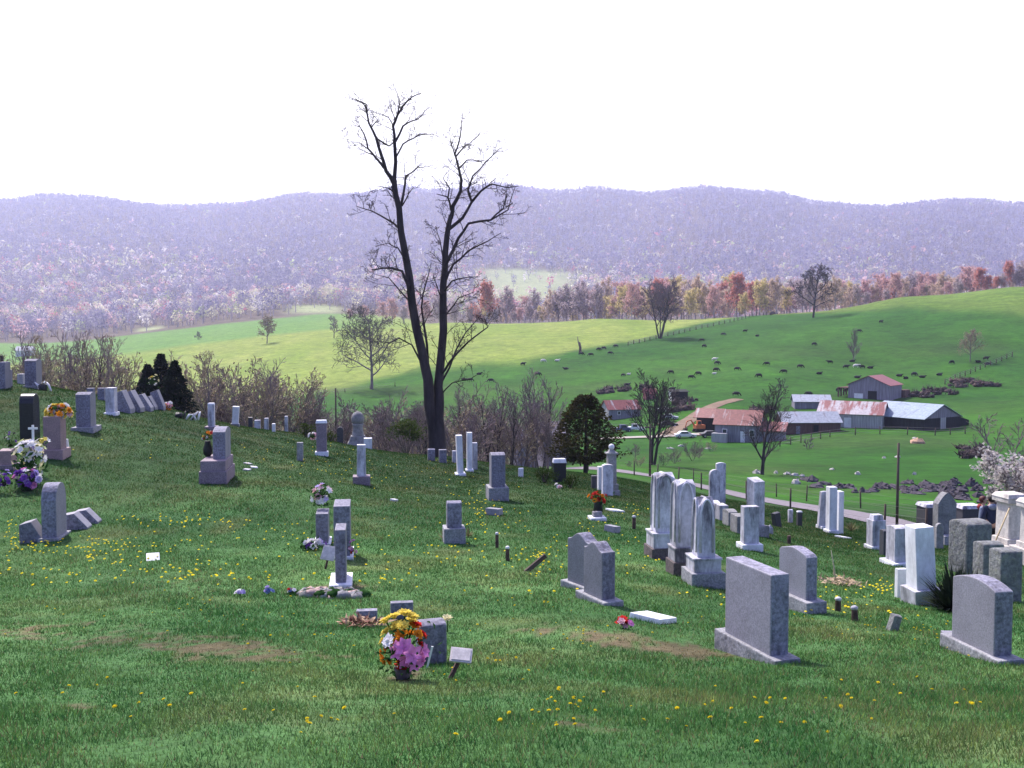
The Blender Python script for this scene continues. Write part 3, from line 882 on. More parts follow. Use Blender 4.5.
leafy('small_tree', 'small leafy olive shrub on a thin stem below the tall twin-stemmed tree', 'shrub', at(406, 54), 2.0, 2.1, 1500, M_LEAF, 71, .13, .4)

# ------------------------------------------------------------------ the wood's edge behind the pasture
WK = [('bare_wood_tree', 'grey leafless tree at the edge of the wood behind the pasture', M_BARKP, M_TWIGG, B_GRY, 900),
      ('red_wood_tree', 'red-budded tree at the edge of the wood behind the pasture', M_BARKP, M_TWIGG, B_RED, 1300),
      ('yellow_wood_tree', 'yellow-green budding tree at the edge of the wood behind the pasture', M_BARKP, M_TWIGT, B_YEL, 1300),
      ('tan_wood_tree', 'tan budding tree at the edge of the wood behind the pasture', M_BARKP, M_TWIGT, B_TAN, 1300),
      ('pink_wood_tree', 'pinkish budding tree at the edge of the wood behind the pasture', M_BARKP, M_TWIGG, B_PINK, 1300)]
WR = []
for i, (nm, lab, mb_, mt_, bud, bn) in enumerate(WK):
    T, C = tree_meshes(80 + i, 20, .38, mx=3, kids=(15, 7, 4), ang=42, len=.48, wob=.12, start=.14, min=.075, bud=bud, budn=int(bn * 1.35), buds=.55)
    zt = max(v[2] for v in T.v + C.v); s = 20 / zt
    for q in (T, C): q.v = [(v[0] * s, v[1] * s, v[2] * s) for v in q.v]
    WR.append([T, C, mb_, mt_, bud, None])
def wood(k, px, d, top):
    b = at(px, d); a, tt = ray(px, top); h = tt * d - b.z
    if h < 4: return
    e = WR[k]; s = h / 20; sw = min(max(s, .55), 1.25)
    nm, lab = WK[k][:2]
    rz = random.uniform(0, 6.28)
    if e[5] is None:
        e[5] = make_tree(nm, lab, 'tree', b, e[0], e[1], e[2], [e[3], e[4]], lab.split(' at ')[0] + 's along the wood', rz)
        e[5].scale = (sw, sw, s)
    else:
        dup(e[5], b, rz, (sw, sw, s), lab, lab.split(' at ')[0] + 's along the wood')
wt_ = np.random.default_rng(3)
for i in range(150):
    px = 470 + (i + wt_.uniform(-.5, .5)) * 3.9
    front = np.interp(px, [470, 520, 700, 900, 1024, 1100], [585, 570, 520, 505, 475, 475])
    d = front + wt_.uniform(0, 130)
    top = np.interp(px, [460, 520, 600, 700, 800, 870, 950, 1024, 1100], [300, 292, 276, 270, 276, 272, 266, 258, 256]) + wt_.uniform(-2, 20) ** 1 + 4 * (wt_.random() < .3)
    if px < 600: k = wt_.choice([0, 0, 0, 4, 3, 2])
    elif px < 690: k = wt_.choice([2, 3, 2, 4, 3, 1, 0])
    elif px < 760: k = wt_.choice([1, 2, 2, 3, 3, 4])
    elif px < 880: k = wt_.choice([4, 2, 3, 0, 3, 0])
    else: k = wt_.choice([0, 1, 4, 0, 3, 4])
    wood(int(k), px, d, top)
for px, d, top, k in ((487, 590, 279, 1), (506, 640, 285, 0), (440, 700, 292, 0), (425, 690, 298, 4), (412, 720, 292, 4), (392, 700, 296, 4), (383, 720, 300, 4), (404, 690, 305, 0), (365, 760, 304, 4), (455, 640, 300, 0), (470, 620, 302, 0), (350, 760, 308, 4)):
    wood(k, px, d, top)

# ------------------------------------------------------------------ forest on the ridge: reads as one mass
def forest():
    n = 46000
    g_ = np.random.default_rng(17)
    y = g_.uniform(880, 4240, n * 2); a = g_.uniform(-.70, .70, n * 2)
    keep = g_.uniform(0, 1, n * 2) < (y / 4240) ** .8
    y, a = y[keep][:n], a[keep][:n]
    x = a * y; px = a * 1000 + 512
    clear = np.zeros(len(x), bool)
    for bx, w, y0, y1 in ((528, 50, 1230, 2120), (315, 27, 900, 1060), (150, 14, 880, 1010)):
        clear |= (np.abs(px - bx) < w * (.8 + .4 * g_.random(len(x)))) & (y > y0) & (y < y1) & (g_.random(len(x)) > .05)
    clear |= y < np.interp(px, [-300, 0, 130, 250, 330, 400, 460, 1400], [860, 860, 860, 880, 940, 950, 940, 940])
    x, y, px = x[~clear], y[~clear], px[~clear]
    n = len(x)
    z = gmesh(x, y)
    h = g_.uniform(13, 24, n)
    u = np.clip((y - 1000) / 1900, 0, 1)
    base = np.array([(0.24, 0.22, 0.32), (0.28, 0.26, 0.35), (0.20, 0.185, 0.28), (0.33, 0.31, 0.38)])[g_.integers(0, 4, n)]  # bare-twig greys pushed towards lavender, with distance haze painted into the colour
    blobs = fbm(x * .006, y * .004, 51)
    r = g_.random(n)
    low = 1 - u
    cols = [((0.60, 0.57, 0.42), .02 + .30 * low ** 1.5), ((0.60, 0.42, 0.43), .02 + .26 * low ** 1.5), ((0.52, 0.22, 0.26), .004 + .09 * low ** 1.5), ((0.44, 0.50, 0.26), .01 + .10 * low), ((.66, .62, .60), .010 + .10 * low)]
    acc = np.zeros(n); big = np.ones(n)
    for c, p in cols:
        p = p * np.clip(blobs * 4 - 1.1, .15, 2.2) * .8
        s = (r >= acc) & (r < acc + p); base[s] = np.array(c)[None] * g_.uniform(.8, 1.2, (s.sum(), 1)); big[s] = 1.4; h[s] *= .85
        acc = acc + p
    near = y < 2000
    cr = h * g_.uniform(.20, .32, n) * big
    V = []; Cc = []
    def flakes(idx, K, fs):
        m = len(idx)
        X, Y, Z, Hh, Rr, B = x[idx], y[idx], z[idx], h[idx], cr[idx], base[idx]
        for k in range(K):
            th = g_.uniform(0, 6.283, m); ph = g_.uniform(-1, 1, m); q = g_.uniform(.35, 1, m) ** .5
            c = np.stack([X + Rr * q * np.sqrt(1 - ph ** 2) * np.cos(th), Y + Rr * q * np.sqrt(1 - ph ** 2) * np.sin(th), Z + Hh * .62 + Hh * .36 * ph * q], 1)
            s = Rr * g_.uniform(.5, .85, m) * fs
            V.append(np.stack([c + g_.normal(0, 1, (m, 3)) * (s * .62)[:, None] for j in range(3)], 1))
            Cc.append(np.repeat((B * g_.uniform(.82, 1.18, (m, 1)))[:, None], 3, 1))
        w = Hh * .02 + .15
        for k in range(2):
            dx, dy = (w, 0 * w) if k == 0 else (0 * w, w)
            b = np.stack([X, Y, Z], 1)
            V.append(np.stack([b - np.stack([dx, dy, 0 * w + 1], 1), b + np.stack([dx, dy, 0 * w - 1], 1), b + np.stack([0 * w, 0 * w, Hh * 1.14], 1)], 1))
            Cc.append(np.tile(np.array((.38, .34, .38)), (m, 3, 1)))
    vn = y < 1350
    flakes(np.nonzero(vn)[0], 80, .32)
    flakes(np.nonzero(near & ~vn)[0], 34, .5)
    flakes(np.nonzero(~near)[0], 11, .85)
    V = np.concatenate([v.reshape(-1, 3) for v in V]); Cc = np.concatenate([c.reshape(-1, 3) for c in Cc])
    m, t, out = nodes('forest_mix')
    a_ = t.nodes.new('ShaderNodeAttribute'); a_.attribute_name = 'tint'
    d = t.nodes.new('ShaderNodeBsdfDiffuse'); tl = t.nodes.new('ShaderNodeBsdfTranslucent'); mx = t.nodes.new('ShaderNodeMixShader'); mx.inputs[0].default_value = .45
    for q in (d, tl): t.links.new(a_.outputs[0], q.inputs[0])
    t.links.new(d.outputs[0], mx.inputs[1]); t.links.new(tl.outputs[0], mx.inputs[2]); t.links.new(mx.outputs[0], out.inputs['Surface'])
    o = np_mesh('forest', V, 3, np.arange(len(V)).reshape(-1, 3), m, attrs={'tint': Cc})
    tag(o, 'hazy budding spring forest covering the long mountain ridge', 'forest', kind='stuff')
forest()
# ------------------------------------------------------------------ stone
def stonemat(name, col, speck=.35, stain=.4, streak=False, bump=.004, rough=.75, scale=40.0, lichen=0.0, stain_col=(0.05, 0.045, 0.05)):
    m, t, out = nodes(name)
    tc = t.nodes.new('ShaderNodeTexCoord'); oi = t.nodes.new('ShaderNodeObjectInfo')
    off = t.nodes.new('ShaderNodeVectorMath'); off.operation = 'ADD'
    sc = t.nodes.new('ShaderNodeVectorMath'); sc.operation = 'SCALE'; sc.inputs['Scale'].default_value = 37.0
    cb_ = t.nodes.new('ShaderNodeCombineXYZ')
    for k in range(3): t.links.new(oi.outputs['Random'], cb_.inputs[k])
    t.links.new(cb_.outputs[0], sc.inputs[0]); t.links.new(tc.outputs['Object'], off.inputs[0]); t.links.new(sc.outputs[0], off.inputs[1])
    def nz(s, d, st=None, ro=.65):
        v = off.outputs[0]
        if st:
            mp = t.nodes.new('ShaderNodeMapping'); mp.inputs['Scale'].default_value = st; t.links.new(v, mp.inputs[0]); v = mp.outputs[0]
        n = N(t, 'ShaderNodeTexNoise', Scale=s, Detail=d, Roughness=ro); t.links.new(v, n.inputs['Vector']); return n.outputs[0]
    n1 = nz(scale, 3); n2 = nz(3.0, 6, (1, 1, .28) if streak else None, .72); n3 = nz(9.0, 5)
    c = ramp(t, n1, ((.35, tuple(x * (1 - speck) for x in col)), (.65, tuple(min(x * (1 + speck), .9) for x in col))))
    if stain: c = mixc(t, ramp(t, n2, ((.44, (0, 0, 0)), (.68, (stain,) * 3))), c, stain_col)
    if lichen: c = mixc(t, ramp(t, n3, ((.52, (0, 0, 0)), (.66, (lichen,) * 3))), c, (0.25, 0.26, 0.20))
    tone = N(t, 'ShaderNodeMapRange'); tone.inputs['To Min'].default_value = .85; tone.inputs['To Max'].default_value = 1.15
    t.links.new(oi.outputs['Random'], tone.inputs['Value'])
    mm = t.nodes.new('ShaderNodeVectorMath'); mm.operation = 'SCALE'; t.links.new(c, mm.inputs[0]); t.links.new(tone.outputs[0], mm.inputs['Scale'])
    bsdf(t, out, mm.outputs[0], rough, n3, bump, .8, .3)
    return m
S_GRAN = stonemat('granite_smooth', (0.235, 0.232, 0.268), .22, .25, rough=.6, scale=60)
S_ROCK = stonemat('granite_rockface', (0.215, 0.21, 0.265), .4, .4, bump=.03, rough=.85, scale=22)
S_BASE = stonemat('granite_base', (0.29, 0.29, 0.31), .3, .45, bump=.02, rough=.85, scale=30)
S_MARB = stonemat('marble_weathered', (0.53, 0.52, 0.57), .14, .95, True, .004, .6, 12, stain_col=(.07, .065, .08))
S_WHT = stonemat('marble_white', (0.74, 0.74, 0.77), .06, .35, True, .003, .55, 10)
S_BLK = stonemat('granite_black', (0.022, 0.022, 0.030), .3, .1, rough=.25, scale=60)
S_DARK = stonemat('granite_dark', (0.055, 0.055, 0.065), .3, .3, rough=.6, scale=40)
S_PINK = stonemat('granite_pink', (0.31, 0.22, 0.225), .25, .3, rough=.7, scale=45)
S_PURP = stonemat('granite_mauve', (0.24, 0.19, 0.22), .3, .35, rough=.75, scale=40, bump=.02)
S_LIME = stonemat('limestone', (0.27, 0.265, 0.27), .2, .6, False, .012, .9, 18, lichen=.45)
S_ROUGH = stonemat('fieldstone', (0.185, 0.19, 0.19), .3, .6, False, .04, .95, 14, lichen=.6)
S_SAND = stonemat('sandstone_brown', (0.13, 0.105, 0.105), .3, .5, False, .02, .95, 18)
S_TOMB = stonemat('tomb_limestone', (0.55, 0.51, 0.47), .15, .5, True, .01, .9, 14, lichen=.2)
MS = {'gran': (S_GRAN, S_ROCK), 'rock': (S_ROCK, S_ROCK), 'marb': (S_MARB, S_MARB), 'white': (S_WHT, S_WHT), 'black': (S_BLK, S_BLK), 'dark': (S_DARK, S_DARK),
      'pink': (S_PINK, S_PINK), 'purp': (S_PURP, S_PURP), 'lime': (S_LIME, S_LIME), 'rough': (S_ROUGH, S_ROUGH)}
ROW = R(8)      # the graves' long sides run this way

def place(px, py, dmax=50.0):
    p = hit(px, py)
    if p.y > dmax: p = at(px, dmax)
    return gp(p)
def die_profile(L, H, top):
    h = L / 2
    if top == 'flat': return [(-h, 0), (h, 0), (h, H), (-h, H)]
    if top == 'slope': return [(-h, 0), (h, 0), (h, H), (-h, H * .93)]
    if top == 'slant': return [(-h, 0), (h, 0), (h, H), (h * .55, H), (-h, H * .35)]
    pts = [(-h, 0), (h, 0)]
    n = 14
    for i in range(n + 1):
        f = 1 - 2 * i / n; y = h * f
        if top == 'round': z = H - h * .95 + h * .95 * math.sqrt(max(1 - f * f, 0))
        elif top == 'lowcrown': z = H - .035 * L * f * f
        elif top == 'crown': z = H - .10 * L * f * f
        elif top == 'serp': z = H - .13 * L * (abs(f) ** 1.6) * (1 - .25 * abs(f)) - (.03 * L if abs(f) > .97 else 0)
        elif top == 'gothic': z = H - .55 * L * abs(f) ** 1.5
        elif top == 'ogee': z = H - .20 * L * (0.5 - .5 * math.cos(math.pi * min(abs(f) * 1.12, 1)))
        elif top == 'wave': z = H - .10 * L * (1 - math.cos(math.pi * (1 - f) * .5)) * .9
        else: z = H
        pts.append((y, max(z, .02)))
    return pts
def stone(px, py, h, w, L, label, top='flat', mat='gran', base=None, cat='gravestone', name='gravestone', yaw=0.0, tilt=None, dmax=50.0, cap=None, bev=.012, sub=.04, d=None, basemat=None, facing=False):
    """headstone whose near end stands at photo pixel px, py; h, w are its height and near-end width there in pixels, L its length in metres"""
    p = gp(at(px, d)) if d else place(px, py, dmax)
    s = p.length / F * (1.0 if p.y else 1)
    H, T = h * s, w * s
    bh = bm_ = 0
    if base: bh, bm_ = base[0] * s, base[-1] * s; bmx = base[1] * s * (1 if len(base) > 2 else .7)
    rz = ROW + yaw
    ln = L + (2 * bm_ if base else 0)
    if facing: ln = T if not base else T + 2 * bm_
    dirv = Vector((-math.sin(rz), math.cos(rz), 0))
    c = p + dirv * (ln / 2)
    zc = min(gmesh(c.x, c.y), gmesh(p.x, p.y) + .05)
    t = thing(name, label, cat, (c.x, c.y, zc), rz, tilt=tilt)
    dz = p.z - zc
    m = MS[mat]
    b0 = dz + bh
    mb = MB()
    if facing:      # broad side faces the camera: profile turned
        mb.prism(die_profile(T, H + sub, top), L, 0, 1)
        mb.v = [(y, -x, z + b0 - sub) for x, y, z in mb.v]
    else:
        mb.prism(die_profile(L, H + sub, top), T, 0, 1)
        mb.v = [(x, y, z + b0 - sub) for x, y, z in mb.v]
    mb.build('headstone', list(m), t, bevel=min(bev, T * .15, L * .15))
    if base:
        q = MB()
        lo = -.35
        bx = (T + 2 * bmx, L + 2 * bm_) if not facing else (L + 2 * bmx, T + 2 * bm_)
        q.box((0, 0, lo), (bx[0], bx[1], b0 - lo))
        q.build('base', MS[basemat][1] if basemat else S_BASE, t, bevel=min(.015, bh * .3))
    if cap:
        q = MB(); e = cap[1] * s
        q.box((0, 0, b0 + H - .003), (T + 2 * e, L + 2 * e, cap[0] * s), taper=.86)
        q.build('cap', MS[cap[2]][0] if len(cap) > 2 else m[0], t, bevel=.01)
    return t
def slant(px, py, h, w, L, label, yaw=0.0, mat='gran', name='slant_marker', dmax=50.0, lean=.55):
    """a low pillow stone or slab leaning back along the row"""
    p = place(px, py, dmax); s = p.length / F
    rz = ROW + yaw
    dirv = Vector((-math.sin(rz), math.cos(rz), 0)); c = p + dirv * (L / 2)
    t = thing(name, label, 'grave marker', (c.x, c.y, p.z), rz)
    H, W = h * s, w * s
    # seen end-on: a block leaning over to one side
    x0 = -W / 2
    th = min(W * .5, H * .9)
    v = []
    for y in (-L / 2, L / 2):
        v += [(x0, y, -.08), (x0 + W, y, -.08), (x0 + W, y, H * .12), (x0 + th, y, H), (x0, y, H * .86)]
    f = [(0, 1, 2, 3, 4), (9, 8, 7, 6, 5)] + [(i, 5 + i, 5 + (i + 1) % 5, (i + 1) % 5) for i in range(5)]
    MB().add(v, f, [1, 1, 0, 0, 0, 0, 0]).build('stone', list(MS[mat]), t, bevel=.012)
    return t
def shaft(px, py, h, w, label, mat='marb', top='gable', base=None, plinth=None, dmax=50.0, tilt=None, yaw=0.0, name='monument', taper=.93, arch=False, rise_=.26, cat='monument', die=None, d=None, basemat='sand'):
    """square shaft on a plinth and a base; heights and widths in pixels, base and plinth as (height, width)"""
    p = gp(at(px, d)) if d else place(px, py, dmax); s = p.length / F
    rz = ROW + yaw
    W = w * s
    bw = base[1] * s if base else W
    dirv = Vector((-math.sin(rz), math.cos(rz), 0)); c = p + dirv * (bw / 2)
    zc = p.z
    t = thing(name, label, cat, (c.x, c.y, zc), rz, tilt=tilt)
    z = 0
    if base:
        hb = base[0] * s
        MB().box((0, 0, -.35), (bw, bw, hb + .35)).build('base', {'sand': S_SAND, 'gran': S_BASE, 'marb': S_MARB, 'purp': S_PURP}[basemat], t, bevel=.012); z = hb
    for k, (ph, pw) in enumerate(plinth or []):
        q = MB(); q.box((0, 0, z - .003 - (0 if base else .3)), (pw * s, pw * s, ph * s * .88 + (0 if base else .3)))
        q.box((0, 0, z + ph * s * .86), (pw * s * 1.07, pw * s * 1.07, ph * s * .14))
        q.build('plinth', MS[mat][0], t, bevel=.01); z += ph * s
    H = h * s - z
    q = MB()
    a, b = W / 2, W / 2 * taper
    z0 = z - (.3 if not base and not plinth else .003)
    if top == 'gable':
        rise = W * rise_
        h1 = z + H - rise; h2 = z + H
        v = [(-a, -a, z0), (a, -a, z0), (a, a, z0), (-a, a, z0), (-b, -b, h1), (b, -b, h1), (b, b, h1), (-b, b, h1), (0, -b, h2), (b, 0, h2), (0, b, h2), (-b, 0, h2), (0, 0, h2)]
        q.add(v, [(0, 3, 2, 1), (0, 1, 5, 8, 4), (1, 2, 6, 9, 5), (2, 3, 7, 10, 6), (3, 0, 4, 11, 7), (4, 8, 12, 11), (5, 9, 12, 8), (6, 10, 12, 9), (7, 11, 12, 10)])
    elif top == 'pyramid':
        h1 = z + H - W * .7
        v = [(-a, -a, z0), (a, -a, z0), (a, a, z0), (-a, a, z0), (-b, -b, h1), (b, -b, h1), (b, b, h1), (-b, b, h1), (0, 0, z + H)]
        q.add(v, [(0, 3, 2, 1), (0, 1, 5, 4), (1, 2, 6, 5), (2, 3, 7, 6), (3, 0, 4, 7), (4, 5, 8), (5, 6, 8), (6, 7, 8), (7, 4, 8)])
    else:
        q.box((0, 0, z0), (W, W, z + H - z0), taper=taper)
    q.build('shaft', MS[mat][0], t, bevel=.012)
    if arch:
        # pointed arch moulding standing proud of the near face and the left face
        aw = b * .74; a0 = z + H * .08; a1 = z + H * .70; a2 = z + H - W * .10
        path = [(-aw, a0), (-aw, a1)]
        for i in range(1, 7):
            f = i / 6; path.append((-aw * (1 - f ** 1.5), a1 + (a2 - a1) * math.sin(f * math.pi / 2)))
        full = path + [(-x, zz) for x, zz in reversed(path[:-1])]
        for side in (0, 1):
            m_ = MB()
            def fy(zz): return -(a + (b - a) * (zz - z0) / (H + .01)) - .006
            pts = [(x, fy(zz), zz) if side == 0 else (fy(zz), x, zz) for x, zz in full]
            m_.tube(pts, .018, 6)
            m_.build('arch_moulding', MS[mat][0], t)
    if top == 'ball':
        q = MB(); q.box((0, 0, z + H - .002), (W * 1.25, W * 1.25, W * .18)); q.box((0, 0, z + H + W * .178), (W * .8, W * .8, W * .3), taper=.6)
        q.build('cap', MS[mat][0], t, bevel=.008)
        MB().ball((0, 0, z + H + W * .78), W * .34, 12, 8).build('finial', S_WHT, t)
    return t
def flat_marker(px, py, w, dep, label, mat='gran', h=.05, yaw=0.0, tilt=None, dmax=50.0, name='flat_marker', rz=None):
    """low slab lying in the turf: w pixels wide, dep metres deep"""
    p = place(px, py, dmax); s = p.length / F
    n = Vector((gmesh(p.x - .3, p.y) - gmesh(p.x + .3, p.y), gmesh(p.x, p.y - .3) - gmesh(p.x, p.y + .3), .6)).normalized()
    t = thing(name, label, 'grave marker', p, rz if rz is not None else yaw)
    t.rotation_euler = (n.to_track_quat('Z', 'Y').to_matrix() @ Matrix.Rotation(yaw, 3, 'Z')).to_euler()
    if tilt: t.rotation_euler = (tilt[0], tilt[1], yaw)
    q = MB(); q.box((0, 0, -.05), (w * s, dep, h + .05), taper=.97); q.build('slab', list(MS[mat]), t, bevel=.008)
    return t
def post(px, py, h, w, label, mat, cat='post', name='short_post', lean=0.0, square=False, dmax=50.0, group=None, capmat=None):
    p = place(px, py, dmax); s = p.length / F
    t = thing(name, label, cat, p, ROW, group, tilt=(0, lean))
    q = MB(); r = w * s / 2
    if square: q.box((0, 0, -.2), (2 * r, 2 * r, h * s + .2))
    else: q.tube([(0, 0, -.2), (0, 0, h * s * .5), (0, 0, h * s)], [r, r * .96, r * .9], 8)
    q.build('post_body', mat, t, bevel=.006)
    if capmat is not None:
        MB().lathe([(r * 1.05, 0), (r * 1.0, .03), (r * .5, .045)], (0, 0, h * s - .012), 8).build('cap', capmat, t)
    return t

M_WOODP = plain('weathered_wood', (0.10, 0.075, 0.065), .9, .4, 8, .1, .01, stretch=(1, 1, .15))
M_WHITEP = plain('white_paint', (0.70, 0.70, 0.70), .5, .08, 4)
M_RUSTP = plain('rusty_iron', (0.085, 0.050, 0.045), .8, .4, 12, .3)

# --- near stones on the right
stone(788, 664, 77, 20, .80, 'largest grey granite headstone with flat top and pale slab base in the near turf', 'flat', 'gran', (4, 4, 14), sub=.02, yaw=R(11))
stone(817, 614, 46, 12, .66, 'grey granite headstone with curved top on a wide granite base behind the largest headstone', 'serp', 'gran', (11, 5, 9), yaw=R(10))
stone(1012, 665, 63, 18, .68, 'grey granite headstone with gently arched top at the right edge beside the yucca clump', 'crown', 'gran', (4, 4, 12), yaw=R(3))
stone(614, 606, 54, 15, .46, 'mottled grey granite headstone with wavy top, the nearer of a touching pair', 'ogee', 'gran', (4, 4, 10), yaw=R(18))
stone(600, 592, 51, 14, .50, 'pale grey headstone with smooth face, the farther of a touching pair', 'ogee', 'gran', (4, 4, 7), yaw=R(24), d=13.4)
flat_marker(653, 620, 34, .42, 'pale square slab lying flat in the grass beside pink flowers', 'white', .06, yaw=R(12))
flat_marker(953, 645, 20, .10, 'small grey slab standing on edge left of the right-hand arched headstone', 'gran', .15, yaw=R(-6), tilt=(0, 0))
# --- the three gothic marble shafts and what is around them
shaft(667, 560, 84, 20, 'tallest white marble shaft with pointed arch panel on brown base, left of three', 'marb', 'gable', (11, 30), [(15, 26)], arch=True)
shaft(687, 577, 93, 20, 'stained white marble shaft with dark arch panel, middle of three', 'marb', 'gable', (14, 27), [(14, 23)], arch=True)
shaft(709, 588, 86, 18, 'grey streaked marble shaft with pointed gable on two stepped blocks, right of three', 'marb', 'gable', (14, 34), [(14, 27)], arch=True, rise_=.55, basemat='gran')
stone(716, 507, 36, 10.5, .16, 'tall pale marble tablet, the shorter of a close pair behind the three shafts', 'round', 'marb', facing=True)
stone(722, 503, 39, 9.5, .16, 'tall pale marble tablet, the taller of a close pair behind the three shafts', 'crown', 'marb', facing=True)
for k, (px, py, h, w) in enumerate(((716, 515, 13, 9), (724, 521, 15, 9), (733, 527, 16, 9), (742, 534, 17, 10))):
    stone(px, py, h, w, .5, ('low whitish stone, the farthest in the stepping row of four low stones', 'low pale stone, second farthest in the stepping row of four',
          'low grey stone, second nearest in the stepping row of four', 'low dark grey stone, the nearest in the stepping row of four')[k], 'flat' if k % 2 else 'crown', ('white', 'marb', 'lime', 'lime')[k])
stone(753, 551, 36, 15.5, .22, 'grey stained marble headstone on a pale flared block ending the low stone row', 'flat', 'marb', (6, 4), basemat='white')
stone(762, 537, 46, 13, .30, 'tall white tablet with sloping top behind the grey stained headstone', 'slope', 'marb', (10, 4), yaw=R(20))
shaft(771, 534, 9, 5, 'tiny pale round-topped stone beside the tall sloping tablet', 'marb', 'pyramid', name='small_marker', cat='grave marker')
stone(779, 527, 14, 7, .18, 'small dark stone leaning over in the grass near the road fence', 'crown', 'dark', tilt=(0, R(-9)), yaw=R(20))
stone(791, 523, 13, 4, .14, 'slim whitish stone by the road fence, left of a twin pair', 'round', 'marb')
stone(800, 526, 13, 4.5, .14, 'slim dark stone with white top by the road fence, right of a twin pair', 'crown', 'dark', cap=(1.2, .2, 'white'))
post(789, 544, 8, 4, 'short dark stub of a post in the grass below the twin slim stones', M_RUSTP)
stone(825, 530, 33, 9, .16, 'tall white marble tablet leaning left beside two upright ones near the road', 'crown', 'marb', (3, 2), facing=True, tilt=(0, R(4)), basemat='white')
stone(834, 534, 41, 7.5, .30, 'tall thin white marble tablet, middle of three near the road', 'flat', 'white', (3, 2), basemat='white')
stone(841, 534, 40, 5, .30, 'tall thin white marble tablet, right of three near the road', 'flat', 'white')
flat_marker(843, 538, 13, .3, 'pale slab lying in the grass below the three tall tablets near the road', 'white')
stone(880, 550, 24, 13, .35, 'whitish headstone with stepped block on top at the roadside', 'flat', 'marb', (3, 2), cap=(5, -1.5, 'marb'), basemat='white')
stone(888, 556, 24, 9, .22, 'small dark blue-grey headstone beside the whitish stepped headstone', 'crown', 'dark')
stone(904, 567, 33, 13, .40, 'pale grey headstone with flat top on a thin slab, left of the leaning white pillar', 'crown', 'marb', (3, 5), basemat='white')
shaft(930, 606, 71, 19, 'bright white square marble pillar leaning left on a white block', 'white', 'flat', (14, 27), None, tilt=(0, R(-3.5)), taper=.95, basemat='marb', name='gravestone', cat='gravestone')
stone(902, 598, 27, 9, .10, 'small white marker post-like stone left of the leaning white pillar', 'crown', 'white', name='small_marker')
stone(941, 549, 23, 7, .12, 'slim grey stone with rounded top right behind the leaning white pillar', 'round', 'lime', facing=True)
stone(934, 537, 27, 16, .8, 'black stone block with pale cap, left of the pointed grey headstone', 'flat', 'dark', cap=(3, 1, 'marb'))
stone(972, 531, 20, 19, .8, 'black stone block with pale cap, right of the pointed grey headstone', 'flat', 'dark', cap=(3, 1, 'marb'))
stone(952, 546, 38, 18, .35, 'pointed grey headstone on a block between two black capped blocks', 'gothic', 'lime', (9, 4), facing=True)
stone(979, 575, 48, 26, .62, 'large lichen covered grey stone with flat top, left of two rough stones', 'crown', 'rough', bev=.05, yaw=R(6))
stone(993, 590, 42, 20, .34, 'rough round-topped lichen stone in the middle of the right-hand cluster', 'crown', 'rough', bev=.06)
stone(1011, 602, 46, 21, .34, 'rough lichen stone with flat top at the right edge of the cluster', 'crown', 'rough', bev=.05)
def tomb(px, py, label, h, w, cap, d=None):
    p = gp(at(px, d)) if d else place(px, py); s = p.length / F
    t = thing('tomb_monument', label, 'tomb', p + Vector((-math.sin(ROW), math.cos(ROW), 0)) * .5, ROW)
    W = w * s
    MB().box((0, 0, -.4), (W * 1.75, W * 2.0, 14 * s + .4)).build('base', S_TOMB, t, bevel=.02)
    MB().box((0, 0, 14 * s - .003), (W * 1.25, W * 1.45, 5 * s)).build('plinth', S_TOMB, t, bevel=.02)
    MB().box((0, 0, 19 * s - .005), (W, W * 1.2, (h - 19 - cap) * s), taper=.94).build('die', S_TOMB, t, bevel=.02)
    q = MB(); q.box((0, 0, (h - cap) * s - .008), (W * 1.3, W * 1.5, cap * s * .55)); q.box((0, 0, (h - cap * .45) * s - .01), (W * 1.38, W * 1.58, cap * s * .45), taper=.8)
    q.build('cap', S_TOMB, t, bevel=.015)
tomb(1021, 562, 'cream stone tomb with overhanging cap slab beside the person in dark clothes', 59, 16, 8)
tomb(1047, 568, 'cream stone tomb cut by the right edge of the view', 58, 16, 8)
post(838, 611, 11, 6, 'short dark stub with pale top, left of two stubs below the curved headstone', M_RUSTP, capmat=S_MARB)
post(855, 621, 12, 6.5, 'short dark stub with pale top, right of two stubs below the curved headstone', M_RUSTP, capmat=S_MARB, lean=R(-4))
stone(894, 631, 15, 8, .10, 'little rough grey stone leaning alone right of the dark stubs', 'crown', 'rough', tilt=(R(6), R(14)), name='small_marker')
# --- middle of the slope
stone(499, 501, 34, 14, .5, 'grey headstone with crowned top on a thick granite base in mid slope', 'crown', 'gran', (13, 4.5))
stone(455, 544, 26, 14.5, .26, 'short grey granite headstone on a heavy block with dry leaves around', 'crown', 'rock', (15, 5))
flat_marker(494, 515, 15, .25, 'low grey slab lying below the crowned headstone in mid slope', 'gran', .16, yaw=ROW)
post(497, 548, 14, 3.6, 'short thin iron stub, upper of two in the middle grass', M_RUSTP, capmat=S_MARB)
post(507.5, 561, 13, 4.2, 'short thin iron stub, lower of two in the middle grass', M_RUSTP, capmat=S_WHT)
post(527, 571, 24, 4.2, 'weathered wooden stake leaning far over to the right', M_WOODP, 'stake', 'wooden_stake', lean=R(51), square=True)
stone(521, 477, 9, 5, .1, 'very small white marker near the crest, left of the dark headstone', 'round', 'white', name='small_marker')
stone(560, 483, 20, 12.5, .30, 'black headstone with white crest piece between low shrubs at the crest', 'flat', 'black', cap=(4, .5, 'white'))
stone(602, 491, 24, 7, .25, 'white tablet left of the grey tablet and obelisk', 'flat', 'white', facing=True)
stone(608.5, 496, 31, 10.5, .20, 'grey tablet with rounded top in front of the obelisk', 'crown', 'marb', facing=True)
shaft(613, 495, 40, 9, 'grey obelisk with ball finial beside a grey tablet', 'lime', 'ball', (4, 15), [(6, 12)], basemat='gran', name='obelisk')
